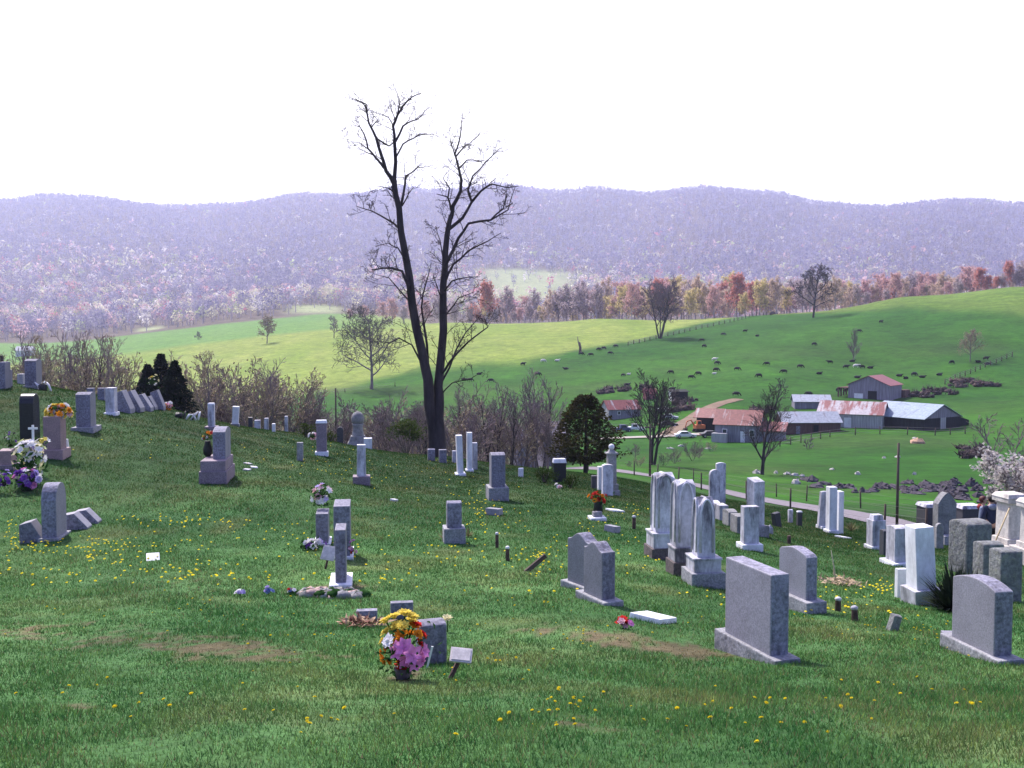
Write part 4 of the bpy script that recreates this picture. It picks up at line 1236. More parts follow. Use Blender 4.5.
stone(596, 489, 13, 8, .2, 'small dark stone left of the white tablet near the cedar', 'flat', 'dark')
stone(599, 521, 5, 9, .16, 'low pale grave slab with a red bouquet on it', 'flat', 'lime', (3, 5), name='grave_slab', basemat='white')
flat_marker(615, 511, 13, .4, 'flat white slab right of the red bouquet', 'white', .04)
flat_marker(612, 532, 14, .20, 'small grey block marker below the red bouquet', 'gran', .14, yaw=ROW)
post(634, 529, 12, 4, 'short dark iron stub below the obelisk', M_RUSTP, capmat=S_MARB)
# --- near the tall tree
stone(461, 476, 38, 6, .35, 'tall thin white tablet right of the tall tree, leftmost of three tall ones', 'flat', 'white', (2, 3), tilt=(0, R(-2)), basemat='white')
stone(470, 472, 37, 5, .35, 'tall thin white tablet right of the tall tree, middle of three tall ones', 'flat', 'white', (2, 2), basemat='white')
stone(475, 470, 27, 5, .3, 'thin grey tablet right of the tall tree, shortest of three tall ones', 'flat', 'marb')
stone(431.5, 461, 12, 7, .3, 'small grey headstone at the foot of the tall tree, left of a pair', 'crown', 'gran')
stone(443, 463, 13, 7.5, .3, 'small grey headstone at the foot of the tall tree, right of a pair', 'flat', 'gran')
stone(455, 463, 12, 5, .25, 'small grey headstone between the tall tree and the tall thin tablets', 'flat', 'marb')
shaft(361.5, 485, 39, 9, 'slender grey square pillar with white top on a stepped base left of the tall tree', 'marb', 'flat', (8, 17), None, basemat='purp')
def urn(px, py):
    p = place(px, py); s = p.length / F
    t = thing('urn_monument', 'bulbous grey urn-shaped monument with ball top on a flared base', 'monument', p, ROW)
    MB().lathe([(15 * s, -.3), (14.6 * s, 4 * s), (12 * s, 7 * s), (9.6 * s, 12 * s)], n=4, sm=False).build('base', S_LIME, t)
    MB().lathe([(6.8 * s, 6.9 * s), (6.2 * s, 12 * s), (5.0 * s, 19 * s), (5.2 * s, 22 * s), (5.9 * s, 24 * s)], n=14).build('body', S_LIME, t)
    MB().lathe([(5.0 * s, 23.9 * s), (6.3 * s, 26 * s), (6.6 * s, 29 * s), (5.6 * s, 32.5 * s), (3.4 * s, 35 * s), (.6 * s, 36 * s)], n=14).build('dome', S_LIME, t)
urn(357, 446)
stone(368, 449, 11, 8, .3, 'small white stone tucked right of the urn monument', 'crown', 'white')
stone(321.5, 456, 28, 10, .22, 'pinkish stone pillar with white top on a small pale base, left of the urn monument', 'crown', 'purp', (4, 2), cap=(3, .6, 'white'), basemat='white')
stone(320, 424, 14, 3.5, .2, 'thin white-topped stone behind the pinkish pillar', 'flat', 'marb', dmax=49)
stone(300, 461, 18, 6, .16, 'slim plain grey stone standing alone left of the pinkish pillar', 'flat', 'lime')
stone(339, 443, 17, 6, .18, 'slim dark round-topped stone between the pinkish pillar and the urn monument', 'round', 'dark', facing=True)
post(304, 424, 18, 3.2, 'dark wooden post behind the small green shrub on the crest', M_WOODP, name='wooden_post')
for px, py, h, w, m_, tp, lab in ((234.5, 426, 17, 6, 'white', 'crown', 'white leaning headstone on the crest right of the fallen flowers'), (249, 427, 11, 4, 'dark', 'crown', 'small dark stone on the crest, leftmost of the small stones left of the crest post'),
                              (256, 428, 9, 5.5, 'marb', 'flat', 'short wide pale stone on the crest next to a small dark one'), (265, 430, 12, 4, 'marb', 'flat', 'thin pale stone on the crest right of the short wide one'),
                              (273.5, 432, 8, 3, 'white', 'flat', 'tiny white stone on the crest left of the thin tall one'), (285, 432, 16, 3, 'marb', 'flat', 'thin tall pale stone on the crest left of the wooden post')):
    stone(px, py, h, w, .25, lab, tp, m_, (2, 1.5) if px < 240 else None, tilt=(0, R(4)) if px < 240 else None, dmax=48)
stone(210.5, 430, 21, 6, .25, 'narrow grey headstone with white top on a dark base near the fallen flowers', 'flat', 'marb', (3, 4), cap=(1.5, .2, 'white'), basemat='purp')
# --- left side
def two_tier():
    p = place(213, 484); s = p.length / F
    dirv = Vector((-math.sin(ROW), math.cos(ROW), 0))
    t = thing('gravestone', 'grey headstone on a large mauve stepped base with a vase of flowers in front', 'gravestone', p + dirv * .75, ROW)
    MB().box((0, 0, -.3), (26 * s, 1.55, .3 + 12 * s)).build('base', S_PURP, t, bevel=.02)
    MB().box((0, -.02, 12 * s - .003), (23.5 * s, 1.40, 10 * s)).build('plinth', S_PURP, t, bevel=.02)
    q = MB(); q.prism(die_profile(.95, 30 * s, 'crown'), 12 * s, 0, 1); q.v = [(x + 4 * s, y + .12, z + 22 * s - .005) for x, y, z in q.v]
    q.build('headstone', [S_GRAN, S_ROCK], t, bevel=.012)
    return t, p, s
two_tier()
stone(48, 542, 48, 13, .62, 'grey headstone with rounded top and carved arch in the left turf between pillow stones', 'round', 'gran', (3, 4))
slant(31, 543, 19, 20, .35, 'grey pillow stone leaning left of the arched grey headstone')
slant(74, 530, 15, 24, .32, 'grey pillow stone, nearer of two right of the arched grey headstone')
slant(86, 524, 13, 21, .30, 'grey slanting slab, farther of two right of the arched grey headstone')
flat_marker(153, 560, 12, .3, 'small white plaque lying tilted alone in the left turf', 'white', .03, yaw=R(20), tilt=(R(28), 0))
stone(82, 432, 32, 13, .62, 'grey headstone with white top on a low base in the upper left', 'crown', 'gran', (4, 5))
stone(27, 442, 43, 12, .55, 'tall black polished headstone with rounded shoulder behind the lily flowers', 'round', 'black')
stone(51, 459, 30, 15, .5, 'pink granite headstone on a flared base with a spray of flowers on top', 'flat', 'pink', (8, 4), basemat='pink')
post(67.5, 451, 11, 3, 'slim white marker stake right of the pink headstone', M_WHITEP, 'marker stake', 'marker_stake', square=True, lean=R(-5))
stone(4, 470, 14, 10, .4, 'low pinkish headstone at the left edge under dark flowers', 'crown', 'pink', (4, 4), basemat='purp')
stone(30, 388, 24, 10, .7, 'grey headstone with white top alone at the upper left in front of bare trees', 'crown', 'gran', (2, 2), dmax=42)
stone(20, 384, 9, 5, .4, 'small pale headstone just left of the upper left grey headstone', 'flat', 'marb', dmax=43)
stone(2, 389, 24, 6, .6, 'grey headstone cut by the left edge of the view', 'flat', 'gran', dmax=41)
stone(6, 387, 15, 4, .5, 'narrow grey headstone next to the one at the left edge', 'flat', 'gran', dmax=41)
post(1, 375, 22, 3.5, 'dark wooden post standing at the upper left edge', M_WOODP, name='wooden_post', dmax=43)
stone(90, 398, 9, 6, .3, 'small grey stone on the crest, left of two above the slanting row', 'flat', 'gran', dmax=44)
stone(101, 400, 11, 6, .3, 'small grey stone on the crest, right of two above the slanting row', 'flat', 'gran', dmax=44)
stone(109.5, 415, 23, 8, .45, 'upright pale headstone at the left end of the slanting row', 'flat', 'marb', (2, 2), dmax=44, basemat='white')
for px, py, h, w, L, lab in ((122, 412, 20, 15, .75, 'grey slanting headstone, first in the leaning row beside the upright one'), (131, 411, 19, 17, .75, 'grey slanting headstone, second in the leaning row'),
                           (142, 410, 15, 16, .55, 'grey slanting headstone, third and lower in the leaning row'), (149, 409, 12, 11, .55, 'grey slanting headstone, fourth in the leaning row'),
                           (157, 409, 18, 12, .5, 'grey slanting headstone under the yellow flower ball at the right end of the row')):
    slant(px, py, h, w, L, lab, name='slanting_headstone', dmax=46)
for k, (px, py, w, yw) in enumerate(((248, 464, 9, .4), (254, 467.5, 10, .1), (247, 470, 9, -.3))):
    flat_marker(px, py, w, .18, ('small pale stone chip lying in the grass, farthest of three scattered pieces', 'small pale stone chip lying in the grass, right of three scattered pieces', 'small pale stone chip lying in the grass, nearest of three scattered pieces')[k], 'marb', .03, yaw=yw, name='stone_chip')
flat_marker(394, 501, 6, .15, 'small white scrap of stone lying alone in the middle grass', 'white', .05, yaw=.5, name='stone_chip')
# --- stones in the left middle
stone(322, 546, 29, 12, .55, 'light grey headstone with a pink and white bouquet on top', 'flat', 'gran', (2, 3), basemat='white')
stone(342, 560, 49, 16, .7, 'tall grey granite headstone seen end-on behind a narrower one', 'flat', 'gran', (3, 4), basemat='white')
stone(340.5, 589, 52, 10.5, .50, 'narrow light grey headstone seen end-on with white base slab', 'flat', 'gran', (4, 8), basemat='white')
# --- foreground markers
stone(402, 620, 17, 22, .10, 'low square grey plate marker standing behind the bright bouquet', 'flat', 'gran', name='plate_marker', facing=False)
stone(367, 622, 11, 20, .10, 'low grey plate marker half sunk in brown leaves left of the square plate', 'flat', 'gran', name='plate_marker')
stone(434, 664, 40, 26, .20, 'short dark grey headstone with chamfered top right behind the bright bouquet', 'crown', 'rock', yaw=R(10), bev=.04)
# ------------------------------------------------------------------ the farm in the valley
def metal_roof(name, a, b, mix=.5, scale=.5):
    m, t, out = nodes(name)
    n = noise(t, scale, 4, .6, stretch=(2.2, .35, .35)); w = noise(t, 2.2, 3, .6)
    f = ramp(t, n, ((mix - .06, (0, 0, 0)), (mix + .06, (1, 1, 1))))
    c = mixc(t, f, a, b); c = mixc(t, 1.0, c, ramp(t, w, ((.3, (.75, .75, .75)), (.7, (1.2, 1.2, 1.2)))), 'MULTIPLY')
    bsdf(t, out, c, .55, None, spec=.4)
    return m
R_RUST = metal_roof('roof_rust', (0.20, 0.055, 0.046), (0.32, 0.28, 0.28), .62)
R_MIX = metal_roof('roof_rust_patched', (0.20, 0.060, 0.055), (0.36, 0.33, 0.34), .50, .45)
R_PALE = metal_roof('roof_pale', (0.22, 0.28, 0.33), (0.17, 0.21, 0.27), .6)
R_WHT = metal_roof('roof_white', (0.31, 0.33, 0.37), (0.20, 0.17, 0.17), .68)
R_RED = metal_roof('roof_red', (0.20, 0.05, 0.06), (0.22, 0.06, 0.06), .55)
R_GRY = metal_roof('roof_grey', (0.30, 0.27, 0.28), (0.36, 0.18, 0.15), .58)
def boards(name, col, var=.35):
    return plain(name, col, .9, var, 2.2, .1, .02, stretch=(2.0, 2.0, .12))
W_BLK = boards('boards_black', (0.022, 0.022, 0.028)); W_WEA = boards('boards_weathered', (0.33, 0.32, 0.33)); W_GRY = boards('boards_grey', (0.19, 0.185, 0.22)); W_BRN = boards('boards_rust_brown', (0.11, 0.060, 0.055))
W_PUR = boards('boards_faded', (0.21, 0.19, 0.235)); W_DRK = plain('dark_opening', (0.012, 0.012, 0.014), .9, .3); W_WHT = plain('white_boards', (0.62, 0.62, 0.64), .7, .15, 1.0)
M_GLASS = plain('window_glass', (0.03, 0.035, 0.045), .15, .2, 1.0, .6)

def shed(kind, label, loc, yaw, L, W, hw, hr, wall, roof, doors=(), wins=(), over=.35, ridge=.5, gable=None, cat='barn', open_front=False):
    """gabled building: ridge along local x, front wall at -y; ridge is its place across the width (0 front, 1 back)"""
    t = thing(kind, label, cat, loc, yaw)
    yr = -W / 2 + W * ridge
    hb = hw if ridge < .95 else hr
    prof = [(-W / 2, -1.2), (W / 2, -1.2), (W / 2, hw if ridge < .95 else hr - .05), (yr, hr), (-W / 2, hw)]
    if ridge >= .95: prof = [(-W / 2, -1.2), (W / 2, -1.2), (W / 2, hr), (-W / 2, hw)]
    q = MB(); q.prism(prof, L, 1, 0)
    q.build('wall', [wall, gable or wall], t)
    r = MB(); th = .10
    def slope(y0, z0, y1, z1):
        dy, dz = y1 - y0, z1 - z0; l = math.hypot(dy, dz); ny, nz = -dz / l, dy / l
        if nz < 0: ny, nz = -ny, -nz
        e = over / l
        a = (y0 - dy * e, z0 - dz * e); b = (y1, z1)
        X = L / 2 + over
        g = .012
        v = [(sx * X, p[0] + ny * o, p[1] + nz * o) for o in (g, th) for p in (a, b) for sx in (-1, 1)]
        r.add(v, [(0, 1, 3, 2), (4, 6, 7, 5), (0, 4, 5, 1), (2, 3, 7, 6), (0, 2, 6, 4), (1, 5, 7, 3)])
    slope(-W / 2, hw, yr if ridge < .95 else W / 2 + over, hr)
    if ridge < .95: slope(W / 2, hw, yr, hr)
    ro = r.build('roof', roof, t)
    for side, u, w, h, mt, nm in doors:
        d = MB()
        if side == 'f': d.box((u, -W / 2 - .03, -.6), (w, .07, h + .6))
        elif side == 'b': d.box((u, W / 2 + .03, -.6), (w, .07, h + .6))
        elif side == 'r': d.box((L / 2 + .03, u, -.6), (.07, w, h + .6))
        else: d.box((-L / 2 - .03, u, -.6), (.07, w, h + .6))
        d.build(nm, mt, t)
    for side, u, z, w, h in wins:
        f = MB(); g = MB()
        if side == 'f': f.box((u, -W / 2 - .03, z), (w, .08, h)); g.box((u, -W / 2 - .06, z + .1), (w - .2, .06, h - .2))
        elif side == 'r': f.box((L / 2 + .03, u, z), (.08, w, h)); g.box((L / 2 + .06, u, z + .1), (.06, w - .2, h - .2))
        else: f.box((-L / 2 - .03, u, z), (.08, w, h)); g.box((-L / 2 - .06, u, z + .1), (.06, w - .2, h - .2))
        fo = f.build('window', W_WHT, t); g.build('pane', M_GLASS, fo)
    return t
def fp(px, py, lift=0.0):
    p = gp(hit(px, py)); p.z += lift; return p
def mpx(p): return p.y / F
# black barn with the pale roof: near corner at 937,430
p = fp(937, 430.5); u = mpx(p)
t = shed('pale_roofed_barn', 'long black barn with pale blue-grey metal roof, grey gable and white door', p + Vector((-4 * u, 50 * u, 0)), R(-57), 68 * u, 62 * u, 12 * u, 25 * u, W_BLK, R_PALE,
         doors=(('r', 1 * u, 9 * u, 12 * u, W_WEA, 'door'),), wins=(('f', -22 * u, 5 * u, 5 * u, 3 * u),), gable=W_BLK)
q = MB(); L_, W_ = 68 * u, 62 * u
q.prism([(-W_ / 2 * .98, 12 * u), (W_ / 2 * .98, 12 * u), (0, 25 * u - .15)], .06); q.v = [(x + L_ / 2 + .04, y, z) for x, y, z in q.v]; q.build('gable_boards', W_PUR, t)
q = MB(); q.prism([(W_ / 2, -1), (W_ / 2 + 20 * u, -1), (W_ / 2 + 20 * u, 7 * u), (W_ / 2, 12 * u)], 40 * u); q.v = [(x + 11 * u + .0, y, z) for x, y, z in q.v]; q.build('lean_to', W_BLK, t)
q = MB(); q.box((-6 * u, -3 * u, 21.6 * u), (9 * u, 4 * u, 2.2 * u)); q.build('roof_vent', R_WHT, t)
# middle barn with the red and white patched roof
p = fp(861, 428); u = mpx(p)
shed('patched_roof_barn', 'weathered grey barn with red and white streaked metal roof, joining the black barn', p + Vector((0, 4.5, 0)), R(-27), 62 * u, 44 * u, 14 * u, 25 * u, W_WEA, R_MIX,
     doors=(('f', -21 * u, 8 * u, 11 * u, W_DRK, 'door'), ('f', -2 * u, 7 * u, 10 * u, W_WHT, 'door')))
# low shed with white roof
p = fp(811, 433); u = mpx(p)
shed('low_shed', 'low rust-brown shed with dirty white metal roof, in front of the patched barn', p + Vector((0, 2.5, 0)), R(2), 58 * u, 30 * u, 11 * u, 20 * u, W_BRN, R_WHT,
     doors=(('f', 4 * u, 5 * u, 8 * u, W_DRK, 'door'), ('f', -14 * u, 4 * u, 7 * u, W_GRY, 'door')))
p = fp(812, 413); u = mpx(p)
shed('pale_shed', 'small pale metal roofed shed behind the low white roofed shed', gp(at(812, p.y + 9)), R(-8), 36 * u, 24 * u, 7 * u, 13 * u, W_GRY, R_WHT)
# farmhouse with rusty roof
p = fp(744, 442); u = mpx(p)
t = shed('farmhouse', 'rambling grey farmhouse with rusty red metal roof in the valley', p + Vector((0, 3.5, 0)), R(-22), 44 * u, 36 * u, 18 * u, 31 * u, W_GRY, R_RUST,
         doors=(('f', 6 * u, 4.5 * u, 11 * u, W_WHT, 'door'),), wins=(('f', -12 * u, 6 * u, 5 * u, 7 * u), ('f', 15 * u, 6 * u, 5 * u, 7 * u), ('l', 2 * u, 8 * u, 5 * u, 7 * u)), cat='house')
q = MB(); q.box((-16 * u, -23 * u, -.8), (15 * u, 9 * u, .8 + 9 * u)); q.build('porch_block', W_WEA, t)
q = MB(); q.box((34 * u, -6 * u, -.8), (24 * u, 18 * u, .8 + 12 * u)); q.build('wing', W_GRY, t)
q = MB(); q.prism([(-17 * u, 11.5 * u), (5 * u, 19 * u), (5 * u, 20 * u), (-17 * u, 12.5 * u)], 26 * u); q.v = [(x + 34.8 * u, y, z) for x, y, z in q.v]; q.build('wing_roof', R_RUST, t)
# open shed left of the farmhouse
p = fp(716, 432); u = mpx(p)
shed('open_shed', 'open fronted dark shed with sagging red roof beside the orange digger', p + Vector((0, 5, 0)), R(-24), 24 * u, 24 * u, 14 * u, 21 * u, W_DRK, R_RUST, over=.6)
# back barn
p = fp(884, 401); u = mpx(p)
t = shed('back_barn', 'faded grey barn with plum red metal roof behind the patched barn', p + Vector((0, 6, 0)), R(50), 36 * u, 42 * u, 15 * u, 24 * u, W_PUR, R_RED,
         doors=(('l', -4 * u, 9 * u, 9 * u, W_DRK, 'door'), ('l', 10 * u, 9 * u, 6 * u, W_WHT, 'door')))
q = MB()
for k in range(4): q.box((-18 * u - .1 + k * 7 * u, 21 * u + 10 * u, -.8), (.3, .3, .8 + 11 * u))
q.box((-6 * u, 21 * u + 5 * u, 11 * u), (26 * u, 12 * u, .15)); q.build('open_frame', W_BRN, t)
q = MB(); q.box((24 * u, -12 * u, -.8), (14 * u, 26 * u, .8 + 9 * u)); q.build('side_pen', W_BRN, t)
# grey shed upper left, sheds by the trees, house in the dip
p = fp(622, 419); u = mpx(p)
shed('grey_shed', 'grey shed with reddish roof and pale gable left of the bare trees', p + Vector((0, 3.5, 0)), R(16), 34 * u, 22 * u, 10 * u, 18 * u, W_GRY, R_RUST, gable=W_WEA, wins=(('f', -6 * u, 4 * u, 3 * u, 4 * u),))
p = fp(680, 402); u = mpx(p)
shed('dark_shed', 'small dark flat roofed shed with white end behind the scrap heaps', p + Vector((0, 3, 0)), R(6), 17 * u, 12 * u, 9 * u, 10.5 * u, W_DRK, W_DRK, ridge=.99, gable=W_WHT)
p = fp(651, 401); u = mpx(p)
shed('red_shed', 'tiny red shed half hidden behind the bare tree', p + Vector((0, 3, 0)), R(10), 11 * u, 9 * u, 7 * u, 11 * u, R_RED, R_RED)
p = at(552, 128); u = mpx(p)
shed('brush_house', 'grey house with faded reddish roof half hidden in the brush left of the cedar', p, R(14), 24 * u, 26 * u, (p.z * -1 - 128 * .103) , (p.z * -1 - 128 * .092), W_PUR, R_GRY, wins=(('f', -4 * u, 1.5, 1.2, 1.4),), cat='house')
p = at(523, 124); u = mpx(p)
shed('brush_house', 'pale grey roofed outbuilding half hidden in the brush, left of the house', p, R(20), 20 * u, 22 * u, (p.z * -1 - 124 * .112), (p.z * -1 - 124 * .100), W_GRY, R_WHT, cat='house')
p = at(25, 620); u = mpx(p)
shed('far_house', 'distant white house seen through the trees at the left edge', p, R(10), 16 * u, 10 * u, 3.5, 6, W_WHT, R_WHT, cat='house')

# ------------------------------------------------------------------ vehicles
def paint(name, c): return plain(name, c, .35, .06, 1.0, .5)
V_WHT, V_BLU, V_RED, V_DRK, V_ORG, V_SIL = paint('paint_white', (.70, .70, .71)), paint('paint_blue', (.05, .06, .14)), paint('paint_red', (.42, .05, .05)), paint('paint_dark', (.03, .03, .04)), paint('paint_orange', (.50, .13, .04)), paint('paint_silver', (.35, .36, .40))
M_TYRE = plain('tyre', (.02, .02, .02), .9, .2); M_RIM = plain('wheel_rim', (.4, .4, .4), .4, .1)
M_LAMP = plain('lamp_glass', (.7, .7, .66), .2, .05); M_TAIL = plain('tail_lamp', (.4, .03, .03), .3, .05)
def vehicle(kind, label, loc, yaw, pm, side, cab, L=4.6, W=1.75):
    """side: body outline in (x along, z); cab: glasshouse outline"""
    t = thing(kind, label, 'pickup truck' if 'pickup' in kind else 'car', loc, yaw, scale=.88)
    q = MB(); q.prism(side, W); q.v = [(y, x, z) for x, y, z in q.v]; q.f = [f[::-1] for f in q.f]; q.build('body', pm, t, bevel=.05)
    q = MB(); q.prism(cab, W * .88); q.v = [(y, x, z) for x, y, z in q.v]; q.f = [f[::-1] for f in q.f]; co = q.build('cab', pm, t, bevel=.05)
    x0, x1 = cab[0][0], cab[1][0]; zt = max(z for _, z in cab); zb = cab[0][1]
    for s in (-1, 1):
        w = MB(); w.box(((x0 + x1) / 2, s * W * .445, zb + .06), ((x1 - x0) * .62, .03, (zt - zb) * .72), taper=.8, taper_y=1); w.build('window', M_GLASS, t)
        for xx in (-L * .31, L * .31):
            y = MB(); y.tube([(xx, s * (W / 2 - .2), .33), (xx, s * (W / 2 + .02), .33)], .33, 14); wo = y.build('wheel', M_TYRE, t)
            y = MB(); y.tube([(xx, s * (W / 2 - .02), .33), (xx, s * (W / 2 + .035), .33)], .19, 10); y.build('rim', M_RIM, wo)
        MB().box((L / 2 - .02, s * W * .36, .62), (.08, .3, .16)).build('headlight', M_LAMP, t)
        MB().box((-L / 2 + .02, s * W * .36, .62), (.08, .22, .18)).build('tail_light', M_TAIL, t)
    w = MB(); w.box((x1 + .02, 0, zb + .05), (.05, W * .7, (zt - zb) * .75)); w.build('windscreen', M_GLASS, t)
    return t
PICK = ([(-2.5, .45), (2.5, .42), (2.5, .95), (1.1, 1.05), (-2.5, 1.0)], [(-.6, 1.0), (1.25, 1.0), (.75, 1.72), (-.45, 1.75)])
SEDAN = ([(-2.2, .35), (2.2, .33), (2.2, .75), (1.0, .92), (-1.5, .95), (-2.2, .85)], [(-1.6, .92), (1.1, .90), (.45, 1.42), (-1.0, 1.42)])
p = fp(622, 432); vehicle('pickup_truck', 'dark blue pickup truck parked by the grey shed', p, R(8), V_BLU, *PICK, L=5)
p = fp(634, 431); vehicle('pickup_truck', 'white pickup truck parked beside the dark blue one', p, R(-14), V_WHT, *PICK, L=5)
p = fp(668, 427); vehicle('parked_car', 'dark car parked right of the bare many-stemmed tree', p, R(4), V_DRK, *SEDAN)
p = fp(665, 413); vehicle('parked_car', 'white car among the scrap behind the bare tree', p, R(-22), V_WHT, *SEDAN)
p = fp(669, 420); vehicle('parked_car', 'silver grey car parked above the dark one', p, R(-12), V_SIL, *SEDAN)
p = fp(685, 437.5); vehicle('parked_car', 'white and red car on the farm lane left of the orange digger', p, R(6), V_WHT, *SEDAN)
p = fp(711, 437); vehicle('parked_car', 'dark car parked on the lane before the open shed', p, R(2), V_DRK, *SEDAN)
def digger():
    p = fp(697, 432)
    t = thing('excavator', 'orange digger with raised bent arm beside the open shed', 'excavator', p, R(12), scale=.75)
    for s in (-1, 1):
        MB().box((.5, s * .9, 0), (3.0, .5, .75), taper=.8, taper_y=1).build('track', M_TYRE, t, bevel=.1)
    MB().box((.6, 0, .85), (2.6, 2.0, 1.0)).build('body', V_ORG, t, bevel=.06)
    c = MB().box((.3, -.5, 1.85), (1.2, .9, 1.1), taper=.9).build('cab', V_ORG, t, bevel=.05)
    MB().box((.3, -.97, 2.05), (.9, .04, .75)).build('window', M_GLASS, c)
    a = MB(); a.tube([(-.5, .3, 1.5), (-1.6, .3, 3.1), (-2.7, .3, 2.7)], [.22, .2, .16], 6); a.tube([(-2.7, .3, 2.75), (-3.1, .3, 1.0)], [.15, .12], 6); ao = a.build('arm', V_ORG, t)
    MB().box((-3.0, .3, .35), (.7, .8, .65), taper=1.3).build('bucket', M_RUSTP, ao)
digger()

# ------------------------------------------------------------------ rocks, scrap and bales
M_LEDGE = plain('ledge_rock', (0.075, 0.066, 0.078), .95, .55, .8, .1, .15)
M_BOULD = plain('pale_rock', (0.42, 0.40, 0.37), .95, .25, .9, .1, .1)
M_SCRAP = plain('scrap_brown', (0.060, 0.042, 0.042), .9, .5, 1.2, .2, .1)
M_HAY = plain('old_hay', (0.38, 0.25, 0.17), .95, .25, 2.5, .05, .1)
def rock(name, label, px, py, w, h, mat, group=None, dy=1.0, seed=0, dmax=400, cat='rock'):
    p = place(px, py, dmax); s = p.length / F
    random.seed(1000 + seed)
    q = MB()
    if 'heap' in name and name != 'hay_heap':
        q.ball((0, 0, 0), .34 * w * s, 8, 5, sc=(1.3, .9, .55 * h / w * 2), jit=.3)
        for k in range(7):
            q.ball((random.gauss(0, .28) * w * s, random.gauss(0, .2) * w * s, random.uniform(0, .45) * h * s), random.uniform(.10, .24) * w * s, 6, 4, sc=(1.2, 1, .7), jit=.4)
        for k in range(26):
            c = Vector((random.gauss(0, .3) * w * s, random.gauss(0, .2) * w * s, 0)); e = c + Vector((random.gauss(0, .22) * w * s, random.gauss(0, .2) * w * s, random.uniform(.4, 1.15) * h * s))
            q.tube([c, (c + e) / 2 + Vector((0, 0, .1)), e], [.09, .07, .04], 3)
    else:
        for k in range(3 if w > 7 and 'ledge' in name else 1):
            f = 1 if k == 0 else .6
            q.ball((0 if k == 0 else random.gauss(0, .3) * w * s, 0 if k == 0 else -.2 * w * s * dy, 0), 1.0, 7, 5, sc=(w * s / 2 * f, w * s / 2 * dy * f, h * s * .8 * f), jit=.34)
        q.smooth = [False] * len(q.f)
    o = q.build(name, mat, None, (p.x, p.y, p.z + h * s * .06), random.uniform(-.5, .5))
    return tag(o, label, cat, group)
i = 0
for k in range(20):
    f = k / 19; px = 806 + f * 104 + random.uniform(-2, 2); py = 483 + 7 * math.sin(f * 3.1) + random.uniform(-3, 3) + 3 * f
    rock('ledge_rock', 'dark grey weathered rock in the long ledge across the green bank', px, py, random.uniform(6, 14), random.uniform(3, 6.5), M_LEDGE, 'rocks of the dark ledge', 1.2, k)
for k in range(16):
    f = k / 15; px = 905 + f * 48 + random.uniform(-3, 3); py = 492 - 6 * f + random.uniform(-4, 4)
    rock('ledge_rock', 'dark grey slanting rock right of the pole on the green bank', px, py, random.uniform(8, 14), random.uniform(3, 6), M_LEDGE, 'slanting rocks right of the pole', 1.3, 60 + k)
for k in range(22):
    px = 945 + random.uniform(0, 55); py = 497 + random.uniform(-14, 18)
    rock('ledge_rock', 'dark broken rock in the heap below the blossoming bush', px, py, random.uniform(7, 14), random.uniform(4, 8), M_LEDGE, 'broken rocks below the blossoming bush', 1.2, 90 + k)
for k in range(12):
    px = 960 + random.uniform(0, 30); py = 455 + random.uniform(-7, 4)
    rock('brush_heap', 'dark brown heap of old brush on the green bank', px, py, random.uniform(8, 14), random.uniform(4, 7), M_SCRAP, 'dark brush heaps on the bank', 1.2, 120 + k, cat='brush heap')
for k, (px, py, w, h) in enumerate(((796, 484, 9, 6), (787, 475, 7, 3), (795, 476, 8, 3), (802, 477, 5, 3), (776, 474, 5, 3), (757, 474, 8, 4), (832, 471, 5, 2), (914, 475, 5, 3), (858, 475, 7, 3), (708, 449, 7, 2), (681, 447, 6, 2), (884, 458, 4, 2), (898, 457, 6, 2), (915, 439, 5, 1.5), (670, 449, 7, 2))):
    rock('pale_boulder', 'small pale boulder lying in the valley grass', px, py, w, h, M_BOULD, 'pale boulders in the valley grass', 1.0, 150 + k)
rock('hay_bale', 'tan weathered hay heap on the bank below the black barn', 918, 444, 12, 6, M_HAY, None, 1, 170, cat='hay')
for k in range(34):
    a = random.Random(k)
    px, py = ((a.uniform(665, 692), a.uniform(402, 414)), (a.uniform(905, 955), a.uniform(388, 402)), (a.uniform(957, 1000), a.uniform(381, 388)), (a.uniform(602, 648), a.uniform(388, 395)), (a.uniform(750, 778), a.uniform(408, 416)))[k % 5]
    rock('scrap_heap', 'rusty brown heap of scrap and brush around the farm', px, py, a.uniform(7, 14), a.uniform(4, 7.5), M_SCRAP if k % 4 else M_RUSTP, 'scrap and brush heaps around the farm', 1.0, 200 + k, cat='scrap heap')

# ------------------------------------------------------------------ cattle
def skin_mesh(name, joints, edges, mats, sub=1, root=0):
    """a body grown as one continuous surface over a jointed skeleton: joints are (x, y, z, radius)"""
    me = bpy.data.meshes.new(name); me.from_pydata([j[:3] for j in joints], edges, [])
    o = bpy.data.objects.new(name, me); COL.objects.link(o)
    sm = o.modifiers.new('skin', 'SKIN'); sm.use_smooth_shade = True
    if not me.skin_vertices:
        me.skin_vertices.new()
    for i, j in enumerate(joints):
        r = j[3]; me.skin_vertices[0].data[i].radius = r if isinstance(r, tuple) else (r, r)
        me.skin_vertices[0].data[i].use_root = (i == root)
    ss_ = o.modifiers.new('sub', 'SUBSURF'); ss_.levels = sub; ss_.render_levels = sub
    dg = bpy.context.evaluated_depsgraph_get()
    m2 = bpy.data.meshes.new_from_object(o.evaluated_get(dg))
    m2.name = name
    o.modifiers.clear(); old = o.data; o.data = m2; bpy.data.meshes.remove(old)
    m2.materials.clear()
    for m in mats: m2.materials.append(m)
    m2.polygons.foreach_set('use_smooth', [True] * len(m2.polygons))
    return o
C_BLK = plain('hide_black', (0.014, 0.012, 0.013), .7, .3, 3, .2); C_WHT = plain('hide_white', (0.62, 0.58, 0.52), .8, .15, 3, .1)
